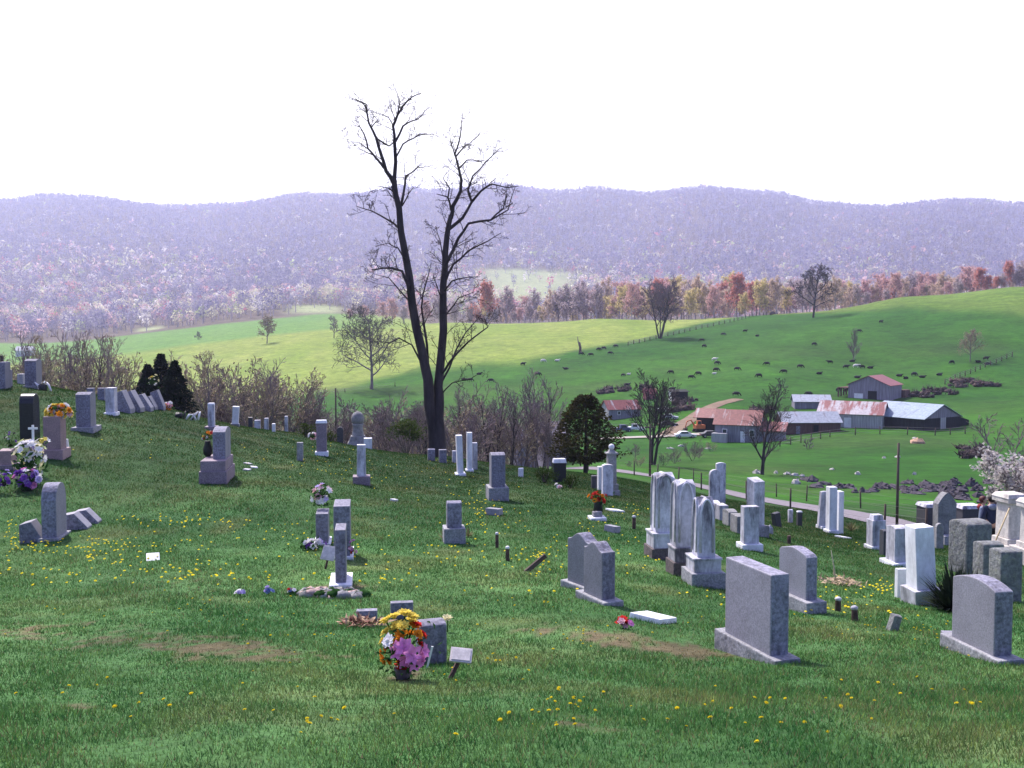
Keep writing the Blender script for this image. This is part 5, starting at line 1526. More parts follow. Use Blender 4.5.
def cow_mesh(pose):
    J = [(0, 0, 1.0, (.48, .58)), (.55, 0, .98, (.46, .58)), (-.55, 0, 1.02, (.44, .54)), (-.95, 0, 1.04, (.32, .42)), (.95, 0, 1.1, (.32, .42))]
    E = [(0, 1), (0, 2), (2, 3), (1, 4)]
    def chain(start, pts):
        prev = start
        for q in pts: J.append(q); E.append((prev, len(J) - 1)); prev = len(J) - 1
    if pose == 'graze': chain(4, [(1.28, 0, .86, .23), (1.5, 0, .5, .19), (1.62, 0, .28, .18), (1.78, 0, .10, .12)])
    elif pose == 'stand': chain(4, [(1.28, 0, 1.32, .17), (1.5, 0, 1.42, .15), (1.82, 0, 1.28, .10)])
    if pose == 'lie':
        J = [(x, y, z - .55, r) for x, y, z, r in J]
        chain(4, [(1.22, 0, .85, .17), (1.42, 0, .98, .15), (1.7, 0, .86, .10)])
        chain(1, [(.75, .42, .22, .12), (1.05, .5, .08, .08)]); chain(1, [(.75, -.42, .22, .12), (1.05, -.5, .08, .08)]); chain(3, [(-.6, .5, .2, .13), (-.25, .6, .08, .08)])
    else:
        for s in (-1, 1):
            chain(1, [(.68, s * .24, .72, .18), (.66, s * .24, .42, .12), (.68, s * .24, .06, .10)])
            chain(3, [(-.82, s * .24, .78, .21), (-1.02, s * .24, .45, .12), (-.92, s * .24, .06, .10)])
    chain(3, [(-1.2, 0, 1.0 - (.55 if pose == 'lie' else 0), .05), (-1.28, 0, .45, .04)])
    return J, E
COWS = [  # px, py, pose, facing (1 right, -1 left), white, label
 (464, 380, 'lie', 1, 0, 'black cow, leftmost one, low in the pasture by the tall twin-stemmed tree'), (470, 381, 'graze', 1, 0, 'black cow second from the left beside the tall tree'), (479, 374.5, 'lie', 1, 0, 'black cow lying right of the tall twin-stemmed tree'),
 (491, 382.5, 'graze', -1, 0, 'black cow above the tops of the plum saplings, right of the tall tree'), (523, 365, 'stand', 1, 0, 'black cow alone in mid pasture above the bare saplings'), (538, 375.5, 'graze', 1, 0, 'black cow just above the tallest bare sapling'),
 (543, 362, 'graze', 1, 1, 'whitish cow on the left pasture, left of the other pale one'), (557, 361, 'lie', 1, 1, 'white cow lying on the left pasture by itself'), (566, 369, 'lie', -1, 0, 'black cow lying below the white cow on the left pasture'),
 (581, 355.5, 'graze', 1, 0, 'black cow beside the reddish dead stump'), (591, 356, 'graze', -1, 0, 'black cow second right of the reddish dead stump'), (598.5, 351, 'graze', 1, 0, 'black cow, left of a close pair near the stump'),
 (604, 350, 'graze', -1, 0, 'black cow, right of a close pair near the stump'), (610, 354.5, 'graze', 1, 0, 'black cow below and between the pair and the upper one near the stump'), (616, 348, 'graze', -1, 0, 'black cow highest right in the group by the stump'),
 (623, 376.5, 'graze', 1, 0, 'black cow beside a white calf above the grey shed'), (628.5, 375, 'lie', 1, 1, 'white calf beside a black cow above the grey shed'), (627, 385, 'lie', 1, 0, 'black cow just above the scrap by the grey shed'),
 (671, 374, 'graze', -1, 0, 'black cow above the dark flat roofed shed'), (691, 379, 'graze', 1, 0, 'black cow, lower of two right of the dark shed'), (698.5, 375, 'graze', -1, 0, 'black cow, upper of two right of the dark shed'), (672, 390, 'lie', 1, 0, 'black cow lying close by the dark flat roofed shed'),
 (702, 341, 'graze', -1, 0, 'black cow on the hill, upper of two right of the many-trunked tree'), (704, 347, 'graze', 1, 0, 'black cow on the hill, lower of two right of the many-trunked tree'), (723, 335, 'graze', 1, 0, 'black cow, left in the high group of three on the hill'),
 (745, 332, 'stand', 1, 0, 'black cow, middle and highest in the group of three on the hill'), (757, 336, 'lie', 1, 0, 'black cow, right in the high group of three on the hill'), (717, 364.5, 'graze', 1, 0, 'black cow next to a white cow in the middle of the pasture'),
 (714.5, 361.5, 'stand', 1, 1, 'white cow next to a black cow in the middle of the pasture'), (716, 371, 'graze', 1, 0, 'black cow just below the white cow in the middle pasture'), (714, 374.5, 'lie', 1, 1, 'white calf below the black cow in the middle pasture'),
 (737, 370, 'graze', 1, 0, 'black cow grazing in mid pasture right of the white cows'), (759, 378, 'graze', -1, 0, 'largest looking black cow, head down, above the farmhouse'), (767, 364.5, 'graze', -1, 0, 'black cow grazing high above the farmhouse'),
 (784, 374, 'graze', -1, 0, 'black cow grazing broadside above the low white roofed shed'), (800, 367.5, 'graze', 1, 0, 'black cow left of the egg-shaped young tree, upper'), (819, 374.5, 'lie', 1, 0, 'black cow lying left of the egg-shaped young tree, lower'),
 (830, 363.5, 'stand', -1, 0, 'black cow nearest left of the egg-shaped young tree'), (846, 368, 'stand', 1, 0, 'black cow just below the egg-shaped young tree'), (856, 367.5, 'stand', 1, 1, 'white cow just below the egg-shaped young tree'),
 (862, 368.5, 'stand', -1, 0, 'black cow directly right of the white cow below the young tree'), (870, 368.5, 'lie', 1, 0, 'black cow lying second right of the white cow below the young tree'), (857, 378, 'lie', 1, 0, 'black cow lying just above the back barn at its left'),
 (852, 361.5, 'lie', 1, 0, 'black cow lying at the foot of the egg-shaped young tree'), (736, 396.5, 'graze', 1, 0, 'black cow at the top end of the dirt track'), (809, 396, 'graze', -1, 0, 'black cow close behind the pale shed'), (814, 345.5, 'graze', 1, 0, 'black cow alone on the dark hillside, left of the young tree'),
 (859, 332.5, 'graze', 1, 0, 'black cow directly above the egg-shaped young tree'), (881, 323, 'stand', 1, 0, 'black cow highest of all on the hillside near the fence'), (952, 364, 'graze', -1, 0, 'black cow left of the round budding tree'),
 (978.5, 363, 'lie', -1, 0, 'black cow lying under the round budding tree'), (987, 365, 'lie', 1, 0, 'black cow lying lower right of the round budding tree'), (986, 360.5, 'stand', 1, 0, 'black cow standing upper right of the round budding tree'),
 (899, 376, 'lie', 1, 0, 'black cow above the plum roofed barn, leftmost of four'), (906, 378.5, 'lie', -1, 0, 'black cow above the plum roofed barn, second of four'), (914, 376, 'graze', 1, 0, 'black cow above the plum roofed barn, third of four'),
 (922, 378, 'lie', 1, 0, 'black cow above the plum roofed barn, fourth of four'), (939, 376, 'lie', 1, 0, 'black cow apart, right of the four above the plum roofed barn'), (839, 391, 'stand', 1, 0, 'black cow left of the open frame of the plum roofed barn'), (848, 391, 'graze', 1, 0, 'black cow touching the open frame of the plum roofed barn')]
_cm = {}
for px, py, pose, fc, wh, lab in COWS:
    p = fp(px, py); k = (pose, wh)
    if k not in _cm:
        J, E = cow_mesh(pose); o = skin_mesh('cow', J, E, [C_WHT if wh else C_BLK], 1); _cm[k] = o
    else:
        o = _cm[k].copy(); COL.objects.link(o)
    o.location = p; s = .74 if 'calf' not in lab else .55
    o.scale = (s, s, s); o.rotation_euler = (0, 0, (0 if fc > 0 else math.pi) + random.uniform(-.6, .6))
    tag(o, lab, 'cow', 'cattle on the pasture')
def stump():
    p = fp(580, 354)
    t = thing('dead_stump', 'tall reddish brown dead stump with broken forked top among the cattle', 'stump', p)
    MB().tube([(0, 0, -.3), (.1, 0, 2.0), (-.2, 0, 4.0)], [.55, .45, .25], 7).build('trunk', plain('dead_wood', (.13, .075, .06), .95, .3, 2), t)
    MB().tube([(-.1, 0, 2.2), (-.7, 0, 4.2), (-.9, 0, 6.0)], [.3, .2, .1], 6).build('broken_limb', M_BARKG, t)
stump()

# ------------------------------------------------------------------ fences and poles
M_WIRE = plain('fence_wire', (.16, .15, .15), .5, .1, 1, .4, 0, .6)
def fence(label, pts, step, h, r, wires=3, wire_r=.006, rails=None):
    """pts: ground points; posts every step metres, wires between"""
    P = [Vector(p) for p in pts]; posts = []
    for a, b in zip(P[:-1], P[1:]):
        n = max(1, int(round((b - a).length / step)))
        for k in range(n): posts.append(gp(a.lerp(b, k / n)))
    posts.append(gp(P[-1]))
    t = thing('wire_fence', label, 'fence', posts[0])
    o0 = posts[0]
    rg = random.Random(len(label))
    tops = []
    for q in posts[:100]:
        ln = Vector((rg.uniform(-.06, .06), rg.uniform(-.06, .06), 1)); hh = h * rg.uniform(.88, 1.08)
        c = q - o0
        MB().tube([c - Vector((0, 0, .3)), c + ln * hh], [r, r * .9], 6).build('post', M_WOODP, t)
        tops.append((c, ln, hh))
    w = MB()
    for k in range(wires):
        f = (k + 1) / (wires + .15)
        w.tube([c + ln * hh * f for c, ln, hh in tops], wire_r, 3, cap=False)
    w.build('wire', M_WIRE, t)
rd = [Vector(p) for p in road_pts]
def side(off, i0, i1):
    out = []
    for i in range(i0, i1):
        d = (rd[min(i + 1, len(rd) - 1)] - rd[max(i - 1, 0)]); n = Vector((d.y, -d.x, 0)).normalized()
        out.append(gp(rd[i] + n * off))
    return out
# the road runs away to the left, so its near side is the one towards the camera
s_ = 1 if side(3.6, 4, 5)[0].y < rd[4].y else -1
fence('wire fence with thin grey posts along the near side of the road', side(3.4 * s_, 1, 11), 4.2, 1.15, .055)
fence('wire fence with thin grey posts along the far side of the road', side(-4.4 * s_, 1, 9), 5.0, 1.1, .05)
fence('long pasture fence curving over the bright hilltop', [fp(822, 307.5), fp(870, 307), fp(918, 309), fp(969, 314), fp(1024, 323), fp(1060, 331)], 4.5, 1.7, .2, 3, .10)
fence('pasture fence climbing from the many-trunked tree to the hilltop tree', [fp(628, 346), fp(650, 340), fp(690, 331), fp(730, 322), fp(770, 315), fp(806, 309)], 5, 1.6, .18, 3, .07)
fence('pasture fence running down the right hillside behind the barns', [fp(1012, 357), fp(985, 368), fp(960, 378), fp(945, 384)], 4.5, 1.5, .14, 3, .05)
fence('low farmyard fence in front of the barns', [fp(780, 447), fp(830, 437), fp(880, 434), fp(935, 435), fp(980, 432)], 4, 1.3, .10, 3, .03)
fence('hayfield fence below the wide spreading tree', [fp(310, 396), fp(345, 392), fp(395, 386)], 8, 1.3, .12, 2, .03)
def pole(label, px, d, top, r, arm=True):
    b = gp(at(px, d)); a, tt = ray(px, top); h = tt * d - b.z
    t = thing('utility_pole', label, 'utility pole', b)
    MB().tube([(0, 0, -.5), (0, 0, h * .5), (0, 0, h)], [r, r * .9, r * .75], 8).build('pole', M_WOODP, t)
    if arm:
        MB().box((0, 0, h * .985 - .25), (.9, .10, .10)).build('crossarm', M_WOODP, t)
    return b, h
pole('dark bare pole standing alone by the road before the rock ledge', 901, 46.5, 443, .075, False)
b1, h1 = pole('slim grey utility pole beyond the road right of the cedar', 651, 79, 424, .10, True)
b2, h2 = pole('thin grey pole among the brush left of the tall tree', 335, 70, 388, .07, False)
w = MB(); top1 = b1 + Vector((0, 0, h1)); top2 = top1 + Vector((-26, 6, .8))
pts = []
for k in range(13):
    f = k / 12; q = top1.lerp(top2, f); q.z -= 1.0 * 4 * f * (1 - f) * .5; pts.append(q)
w.tube(pts, .012, 4); tag(w.build('overhead_wire', M_WIRE), 'thin pale overhead wire running left from the slim grey utility pole', 'wire')
# ------------------------------------------------------------------ flowers
P_YEL = leafmat('petal_yellow', (0.85, 0.68, 0.14), .15, .3, 20); P_ORG = leafmat('petal_orange', (0.80, 0.30, 0.03), .2, .3, 20); P_RED = leafmat('petal_red', (0.55, 0.035, 0.03), .25, .3, 20)
P_PNK = leafmat('petal_pink', (0.85, 0.30, 0.62), .2, .3, 20); P_LPK = leafmat('petal_pale_pink', (0.80, 0.50, 0.55), .15, .3, 20); P_WHT = leafmat('petal_white', (0.82, 0.80, 0.80), .06, .3, 20)
P_PUR = leafmat('petal_purple', (0.22, 0.08, 0.42), .3, .3, 20); P_LAV = leafmat('petal_lavender', (0.50, 0.42, 0.72), .2, .3, 20); P_CRM = leafmat('petal_cream', (0.80, 0.74, 0.45), .12, .3, 20)
P_GRN = leafmat('stem_green', (0.035, 0.085, 0.025), .4, .3, 20); P_DRK = plain('dark_plastic', (0.02, 0.022, 0.022), .5, .2); P_BLU = leafmat('petal_blue', (0.18, 0.24, 0.48), .3, .3, 20); P_LIM = leafmat('petal_lime', (0.55, 0.62, 0.28), .2, .3, 20)
M_WHTM = plain('white_metal', (.72, .72, .72), .4, .05)
def blossom(c, out, r, mat, parent, style='mum', seed=0):
    rg = random.Random(seed); q = MB(); out = Vector(out).normalized()
    e1 = out.orthogonal().normalized(); e2 = out.cross(e1)
    rows = {'mum': ((10, .95, .25), (9, .8, .7), (7, .6, 1.3)), 'lily': ((6, 1.15, .45),), 'daisy': ((9, 1.0, .1),), 'rose': ((6, .8, .5), (5, .6, 1.1), (4, .4, 1.8))}[style]
    for n, l, el in rows:
        for k in range(n):
            a = 6.283 * (k + rg.uniform(-.2, .2)) / n
            d = (e1 * math.cos(a) + e2 * math.sin(a)) + out * el
            q.petal(c, d, out, r * l * rg.uniform(.85, 1.1), r * (.75 if style != 'mum' else .5), 0)
    q.ball(tuple(Vector(c) + out * r * .08), r * (.28 if style != 'lily' else .12), 6, 4, 0)
    return q.build('blossom', mat, parent)
def bouquet(name, label, loc, items, leaves, pot=None, cat='flowers', group=None, leaf_r=.1, rz=0.0, seed=1):
    """items: (x, y, z, radius, material, style) about loc; leaves: (count, centre z, spread)"""
    t = thing(name, label, cat, loc, rz, group)
    cx = sum(i[0] for i in items) / len(items); cy = sum(i[1] for i in items) / len(items); zc = sum(i[2] for i in items) / len(items)
    for k, (x, y, z, r, m, st) in enumerate(items):
        blossom((x, y, z), (x - cx + .0, y - cy - .05, z - zc + .08), r, m, t, st, seed * 100 + k)
    n, lz, sp = leaves
    rg = random.Random(seed); q = MB()
    for k in range(n):
        c = (cx + rg.gauss(0, sp), cy + rg.gauss(0, sp), max(lz + rg.gauss(0, sp), .01))
        q.petal(c, (rg.uniform(-1, 1), rg.uniform(-1, 1), rg.uniform(-.2, 1)), (rg.uniform(-1, 1), rg.uniform(-1, 1), .3), leaf_r * rg.uniform(.6, 1.3), leaf_r * .4)
    for k, (x, y, z, r, m, st) in enumerate(items):
        if k % 2 == 0: q.tube([(cx * .8, cy * .8, max(lz - sp, 0)), ((x + cx) / 2, (y + cy) / 2, (z + lz) / 2 + .02), (x, y, z)], .006, 4)
    q.build('leaves', P_GRN, t)
    if pot:
        prof, mt, nm = pot
        MB().lathe(prof, (cx, cy, 0), 12).build(nm, mt, t)
    return t
def mpp(p): return p.length / F
# the big bright bouquet in the foreground
p = place(404, 679); s = mpp(p)
IT = []
def fl(px, py, r, m, st='mum', dy=0.0): IT.append(((px - 404) * s, dy + random.uniform(-.05, .05), (681 - py) * s, r * s, m, st))
for px, py, r in ((386, 628, 9), (394, 624, 9), (405, 619, 9.5), (412, 621, 8), (398, 630, 9), (387, 637, 8), (410, 627, 8), (383, 646, 6)): fl(px, py, r, P_YEL, dy=.04)
for px, py, r in ((413, 632, 8), (418, 636, 7), (402, 637, 8), (409, 639, 7), (388, 652, 8), (386, 660, 7), (394, 657, 6)): fl(px, py, r, P_ORG)
for px, py, r in ((416, 630, 7), (421, 640, 7), (419, 646, 6)): fl(px, py, r, P_RED)
fl(390, 641, 8, P_WHT, 'daisy', -.05)
for px, py, r in ((406, 646, 10), (413, 652, 10), (419, 656, 9), (407, 657, 10), (400, 650, 9), (415, 661, 8), (423, 652, 7)): fl(px, py, r, P_PNK, 'lily', -.07)
for px, py, r in ((401, 663, 5), (397, 668, 4)): fl(px, py, r, P_RED)
for px, py, r, m in ((383, 656, 6, P_ORG), (391, 664, 7, P_ORG), (412, 668, 8, P_PNK), (420, 663, 7, P_PNK), (403, 667, 7, P_RED), (398, 646, 8, P_ORG), (395, 636, 8, P_YEL), (404, 628, 8, P_YEL)): fl(px, py, r, m, dy=-.02)
bouquet('flower_bouquet', 'big bouquet of yellow, orange, white and bright pink silk flowers in the foreground grass', p, IT, (170, .16, .09), ([(.05, 0), (.06, .02), (.07, .09), (.065, .095)], S_SAND, 'pot'), leaf_r=.06, seed=3)
def ribbon_stake():
    q = place(427, 668); t = thing('marker_stake', 'thin white stake leaning beside the pink silk flowers', 'marker stake', q, 0, tilt=(0, R(14)))
    MB().box((0, 0, -.05), (2.2 * s, .012, 30 * s)).build('stake', M_WHTM, t)
ribbon_stake()
def mum_single(px, py, r, mat, label):
    q = place(px, py + 12); sc = mpp(q); t = thing('silk_flower', label, 'flower', q)
    blossom((0, 0, 13 * sc), (0, -.4, 1), r * sc, mat, t, 'mum', 5)
    MB().tube([(0, 0, -.05), (.01, 0, 12 * sc)], .006, 5).build('stem', P_GRN, t)
mum_single(447, 620, 6.5, P_CRM, 'single cream silk flower behind the short dark headstone')
def sign_plate(px, py, w, h, pole, label, tiltx, rz=0.0):
    q = place(px, py); sc = mpp(q)
    t = thing('grave_plaque', label, 'plaque', q, rz)
    MB().tube([(0, 0, -.1), (pole[0] * sc, .05, pole[1] * sc)], .018, 6).build('stake', M_RUSTP, t)
    m = MB(); m.box((0, 0, 0), (w * sc, h * sc * 1.6, .02)); m.box((0, 0, .02), (w * sc * .86, h * sc * 1.3, .006))
    o = m.build('plate', plain('plaque_face', (.50, .46, .45), .5, .25, 25), t, bevel=.004); o.location = (pole[0] * sc, .05, pole[1] * sc); o.rotation_euler = (tiltx, R(6), 0)
sign_plate(443, 680, 21, 10, (17, 21), 'small pale plaque on a slanting iron stake right of the short dark headstone', R(38))
sign_plate(324, 569, 14, 9, (4, 15), 'small grey plaque on a thin stake beside the tall end-on headstone', R(62), R(-15))
# flowers on stones and in vases
def spray(px, py, w, h, cols, label, d=None, zoff=0.0, n=16, st='mum', pot=None, leaves=40, name='flower_spray', r=.30, dmax=50.0, seed=2, back=.2, lz=None):
    """px, py: where the bouquet stands; w, h its size in pixels; zoff lifts it above the ground (metres)"""
    q = gp(at(px, d)) if d else place(px, py, dmax); q = q + Vector((0, back, zoff)); sc = q.y / F
    rg = random.Random(seed); it = []
    for k in range(n):
        a = rg.uniform(0, 6.283); rr = rg.random() ** .5; zz = rg.uniform(.25, 1)
        f = math.sin(min(zz, 1) * 2.6)
        it.append((math.cos(a) * rr * w / 2 * sc * f, math.sin(a) * rr * w / 2 * sc * f * .7, zz * h * sc, w * sc * r * .5 * rg.uniform(.8, 1.2), cols[k % len(cols)], st if rg.random() < .7 else 'daisy'))
    return bouquet(name, label, q, it, (leaves, h * sc * (.45 if lz is None else lz), w * sc * .2), pot, leaf_r=w * sc * .25, seed=seed)
spray(53, 459, 28, 15, [P_YEL, P_ORG, P_YEL, P_WHT, P_LPK, P_ORG], 'spray of yellow, orange and white flowers on top of the pink headstone', zoff=36.5 * .0269, n=34, name='saddle_spray', back=.35, seed=11)
spray(152, 408, 11, 13, [P_CRM, P_YEL, P_WHT], 'round ball of cream yellow flowers above the slanting row', zoff=19 * .043, n=14, name='flower_ball', seed=12, dmax=45)
spray(207, 478, 14, 12, [P_RED, P_YEL, P_RED, P_WHT, P_ORG], 'red and yellow flowers in a dark vase on the mauve stepped base', zoff=22 * .025, n=14, seed=13, back=.1, pot=([(.06, 0), (.11, .06), (.12, .2), (.07, .34), (.08, .4)], P_DRK, 'vase'), name='vase_of_flowers')
for o in KIDS[bpy.data.objects['vase_of_flowers']]:
    if not o.name.startswith('vase'): o.location.z += .36
spray(316.5, 545, 24, 24, [P_LPK, P_WHT, P_LPK, P_LAV, P_WHT], 'pink and white bouquet standing on the light grey headstone', zoff=33 * .0178, n=22, st='lily', seed=14, back=.45, name='saddle_spray', leaves=60)
spray(598, 520, 20, 14, [P_RED, P_RED, P_ORG], 'bright red flowers in a dark vase on a low slab', zoff=7 * .0233, n=20, seed=15, back=.2, pot=([(.10, 0), (.12, .02), (.10, .16), (.13, .26)], P_DRK, 'vase'), name='vase_of_flowers')
for o in KIDS[bpy.data.objects['vase_of_flowers.001']]:
    if not o.name.startswith('vase'): o.location.z += .14
# left cluster with lilies, cross and purple flowers
spray(25, 486, 34, 44, [P_CRM, P_WHT, P_LIM, P_WHT, P_CRM, P_LAV, P_WHT], 'tall mass of white and cream lilies in front of the black headstone', n=70, st='lily', seed=21, r=.26, back=.25, name='lily_arrangement', leaves=90)
spray(27, 491, 30, 22, [P_PUR, P_LAV, P_PUR, P_PNK, P_WHT, P_PUR, P_LAV], 'purple, lavender and pink flowers in a black pot before the lilies', n=44, seed=22, r=.28, back=0, pot=([(.10, 0), (.13, .03), (.12, .22), (.13, .24)], P_DRK, 'pot'), name='potted_flowers', lz=.5)
spray(42, 474, 16, 14, [P_YEL, P_CRM, P_YEL, P_WHT], 'yellow lilies on a slim white stand right of the white lilies', zoff=24 * .0225, n=12, st='lily', seed=23, r=.4, back=0, name='lily_stand')
o = bpy.data.objects['lily_stand']
MB().tube([(0, 0, -24 * .0225 - .1), (0, 0, .12)], .022, 6).build('stand', M_WHTM, o)
spray(4, 492, 18, 22, [P_PUR, P_DRK, P_PUR, P_LAV], 'dark purple flowers at the left edge of the view', n=18, seed=24, r=.3, back=0, name='purple_bouquet')
spray(5, 468, 13, 22, [P_DRK, P_PUR, P_WHT, P_DRK], 'dark flowers with white specks above the low pinkish headstone', zoff=.32, n=14, seed=25, r=.3, back=.3, name='dark_bouquet')
def white_cross():
    q = place(24, 476); sc = mpp(q); t = thing('white_cross', 'small white cross standing above the white lilies', 'cross', q + Vector((0, .5, 0)), R(8))
    MB().box((0, 0, -.1), (.05, .03, 44 * sc + .1)).box((0, 0, 40 * sc), (8 * sc, .028, .05)).build('cross', M_WHTM, t)
white_cross()
# ground flowers and fallen wreaths
spray(167, 410, 14, 7, [P_LPK, P_PNK, P_WHT, P_ORG], 'pink flowers on the ground right of the yellow flower ball', n=14, seed=31, r=.4, back=0, dmax=46, name='ground_flowers', lz=.3)
spray(622, 628, 20, 11, [P_RED, P_LPK, P_PNK], 'red and pink silk flowers lying in the grass beside the flat pale slab', n=7, seed=32, st='rose', r=.55, back=0, leaves=8, name='ground_flowers', lz=.2)
spray(352, 561, 9, 20, [P_PNK, P_LPK, P_RED], 'pink flowers tucked right beside the tall end-on headstone', n=9, seed=33, r=.5, back=.15, name='ground_flowers', lz=.4)
spray(316, 549, 28, 10, [P_WHT, P_LAV, P_PUR, P_WHT], 'white and lavender flowers around the foot of the light grey headstone', n=16, seed=34, r=.3, back=-.1, name='ground_flowers', lz=.2)
spray(313, 441, 9, 9, [P_WHT, P_LPK], 'white flowers beside the pinkish pillar on the crest', n=9, seed=35, r=.45, back=0, name='ground_flowers', dmax=46)
spray(240, 596, 14, 5, [P_WHT, P_LAV], 'scattered pale petals on the grass, left of the blue ones', n=6, seed=36, st='daisy', r=.4, back=0, leaves=6, name='ground_flowers', lz=.1)
spray(270, 595, 11, 8, [P_BLU, P_LAV], 'small blue silk flowers lying in the grass', n=6, seed=37, r=.5, back=0, leaves=8, name='ground_flowers', lz=.2)
spray(291, 595, 10, 8, [P_RED, P_WHT, P_BLU], 'small red, white and blue silk flowers beside the rubble', n=6, seed=38, r=.5, back=0, leaves=8, name='ground_flowers', lz=.2)
spray(560, 488, 14, 5, [P_LPK, P_WHT], 'pale flowers in the shrub right of the black headstone', n=6, seed=39, r=.4, back=-.2, name='ground_flowers', dmax=46, lz=.2)
def fallen(px, py, w, label, cols, seed):
    q = place(px, py, 46); sc = mpp(q); rg = random.Random(seed); t = thing('fallen_wreath', label, 'wreath', q)
    for k in range(7):
        m = MB(); a = rg.uniform(-1.2, 1.2)
        x = rg.uniform(-.5, .5) * w * sc
        m.tube([(x, 0, 0), (x + math.sin(a) * 4 * sc, .05, 5 * sc), (x + math.sin(a) * 8 * sc, .1, rg.uniform(4, 10) * sc)], [.04, .05, .02], 5)
        m.build('ribbon_piece', cols[k % len(cols)], t)
    m = MB(); m.ball((-w * sc * .25, 0, 3 * sc), 4 * sc, 8, 6, jit=.3); m.build('basket', P_DRK, t)
fallen(188, 420, 34, 'tumbled white and black wreaths lying on the crest', [M_WHTM, P_WHT, P_DRK, M_WHTM], 41)
fallen(47, 391, 16, 'scattered white wreath pieces right of the upper left grey headstone', [M_WHTM, P_WHT], 42)
# rubble and dead leaves heaps
def heap(name, label, px, py, w, h, mats, n, seed, cat='rubble', dy=.3, flake=False):
    q = place(px, py); sc = mpp(q); rg = random.Random(seed); t = thing(name, label, cat, q)
    per = [MB() for _ in mats]
    for k in range(n):
        x = rg.gauss(0, .27) * w * sc; y = rg.gauss(0, .3) * dy; zz = gmesh(q.x + x, q.y + y) - q.z
        top = max(0, 1 - (abs(x) / (w * sc * .55)) ** 2) * h * sc * rg.random()
        r = rg.uniform(.03, .07) * (1.3 if not flake else 1)
        b = per[k % len(mats)]
        if flake: b.petal((x, y, zz + top * .6), (rg.uniform(-1, 1), rg.uniform(-1, 1), rg.uniform(0, .6)), (rg.uniform(-1, 1), rg.uniform(-1, 1), 1), r * 2.8, r * .5)
        else: b.ball((x, y, zz + top * .5), r, 7, 5, sc=(1.3, 1, .8), jit=.3)
    for b, (m, nm) in zip(per, mats): b.build(nm, m, t)['kind'] = 'stuff'
heap('stone_heap', 'low heap of pinkish rubble stones before the narrow end-on headstone', 330, 596, 62, 8, [(plain('rubble_pink', (.42, .30, .27), .9, .35, 6), 'pink_stones'), (S_LIME, 'grey_stones'), (P_GRN, 'weeds')], 80, 51)
heap('dead_plant', 'heap of dry tan stalks with one tall stem in the right grass', 843, 585, 34, 9, [(plain('dry_stalk', (.42, .31, .20), .9, .3, 8), 'stalks')], 150, 52, 'dead plant', .5, True)
o = bpy.data.objects['dead_plant']; MB().tube([(-.12, 0, 0), (-.16, 0, .3), (-.22, 0, .62)], [.015, .012, .006], 5).build('tall_stem', plain('dry_stem', (.36, .33, .26), .9, .2), o)
heap('leaf_heap', 'brown dead leaves in front of the sunken plate marker', 362, 626, 30, 6, [(plain('dead_leaf', (.16, .065, .045), .9, .4, 10), 'leaves_brown'), (plain('dead_leaf_tan', (.36, .24, .15), .9, .3, 10), 'leaves_tan')], 120, 53, 'dead leaves', .3, True)
# yucca and shrubs
def yucca(px, py, w, h, label, mat, n=130, seed=1, name='yucca_plant', cat='yucca', width=.045, d=None):
    q = place(px, py); sc = mpp(q); rg = random.Random(seed); t = thing(name, label, cat, q)
    k = 4 if name == 'yucca_plant' else 1
    for c in range(k):
        m = MB(); ox = (c - (k - 1) / 2) * w * sc / (k + .6) + rg.uniform(-.04, .04); oy = rg.uniform(-.1, .25)
        hh = h * sc * (1 - .22 * abs(c - 1) / 2 + rg.uniform(-.08, .04))
        for i in range(n // k):
            a = rg.uniform(0, 6.283); el = rg.uniform(.25, 1.5); l = hh * rg.uniform(.7, 1.05) * (.75 + .25 * math.sin(el))
            d1 = Vector((math.cos(a) * math.cos(el), math.sin(a) * math.cos(el), math.sin(el))); sd = Vector((-math.sin(a), math.cos(a), 0)); p0 = Vector((ox, oy, 0))
            p1 = p0 + d1 * l * .55; p2 = p0 + d1 * l + Vector((0, 0, -.06 * l * (1.6 - el)))
            ww = width / 2
            m.add([p0 - sd * ww * .7, p0 + sd * ww * .7, p1 + sd * ww, p1 - sd * ww, p2], [(0, 1, 2, 3), (3, 2, 4)])
        m.build('leaf_rosette', mat, t)
    return t
M_YUC = leafmat('yucca_leaf', (0.030, 0.040, 0.028), .5, .1, 6)
yucca(966, 613, 36, 48, 'dark spiky yucca clump between the leaning white pillar and the rough stones', M_YUC, 560, 61)
M_DRYG = leafmat('dry_blades', (0.17, 0.16, 0.08), .4, .2, 6)
yucca(850, 531, 16, 13, 'grey-green spiky tuft right of the three tall tablets', M_DRYG, 60, 62, 'spiky_tuft', 'tuft', .03)
yucca(446, 541, 12, 18, 'dry spiky tuft left of the short headstone on a heavy block', M_DRYG, 36, 63, 'spiky_tuft', 'tuft', .02)
yucca(468, 538, 10, 12, 'dry spiky tuft right of the short headstone on a heavy block', M_DRYG, 30, 64, 'spiky_tuft', 'tuft', .02)
leafy('low_shrub', 'low dark green shrub left of the black headstone at the crest', 'shrub', place(545, 483, 46), .75, .55, 700, M_BOX, 65, .07, .05)
leafy('low_shrub', 'low dark green shrub right of the black headstone at the crest', 'shrub', place(570, 488, 46), .5, .38, 400, M_BOX, 66, .07, .05)
leafy('low_shrub', 'low green shrub left of the pinkish pillar on the crest', 'shrub', place(306, 437, 45), .7, .62, 600, M_LEAF, 67, .08, .05)
leafy('low_shrub', 'low green shrub between the pinkish pillar and the slim dark stone', 'shrub', place(330, 440, 46), .55, .45, 400, M_LEAF, 68, .08, .05)

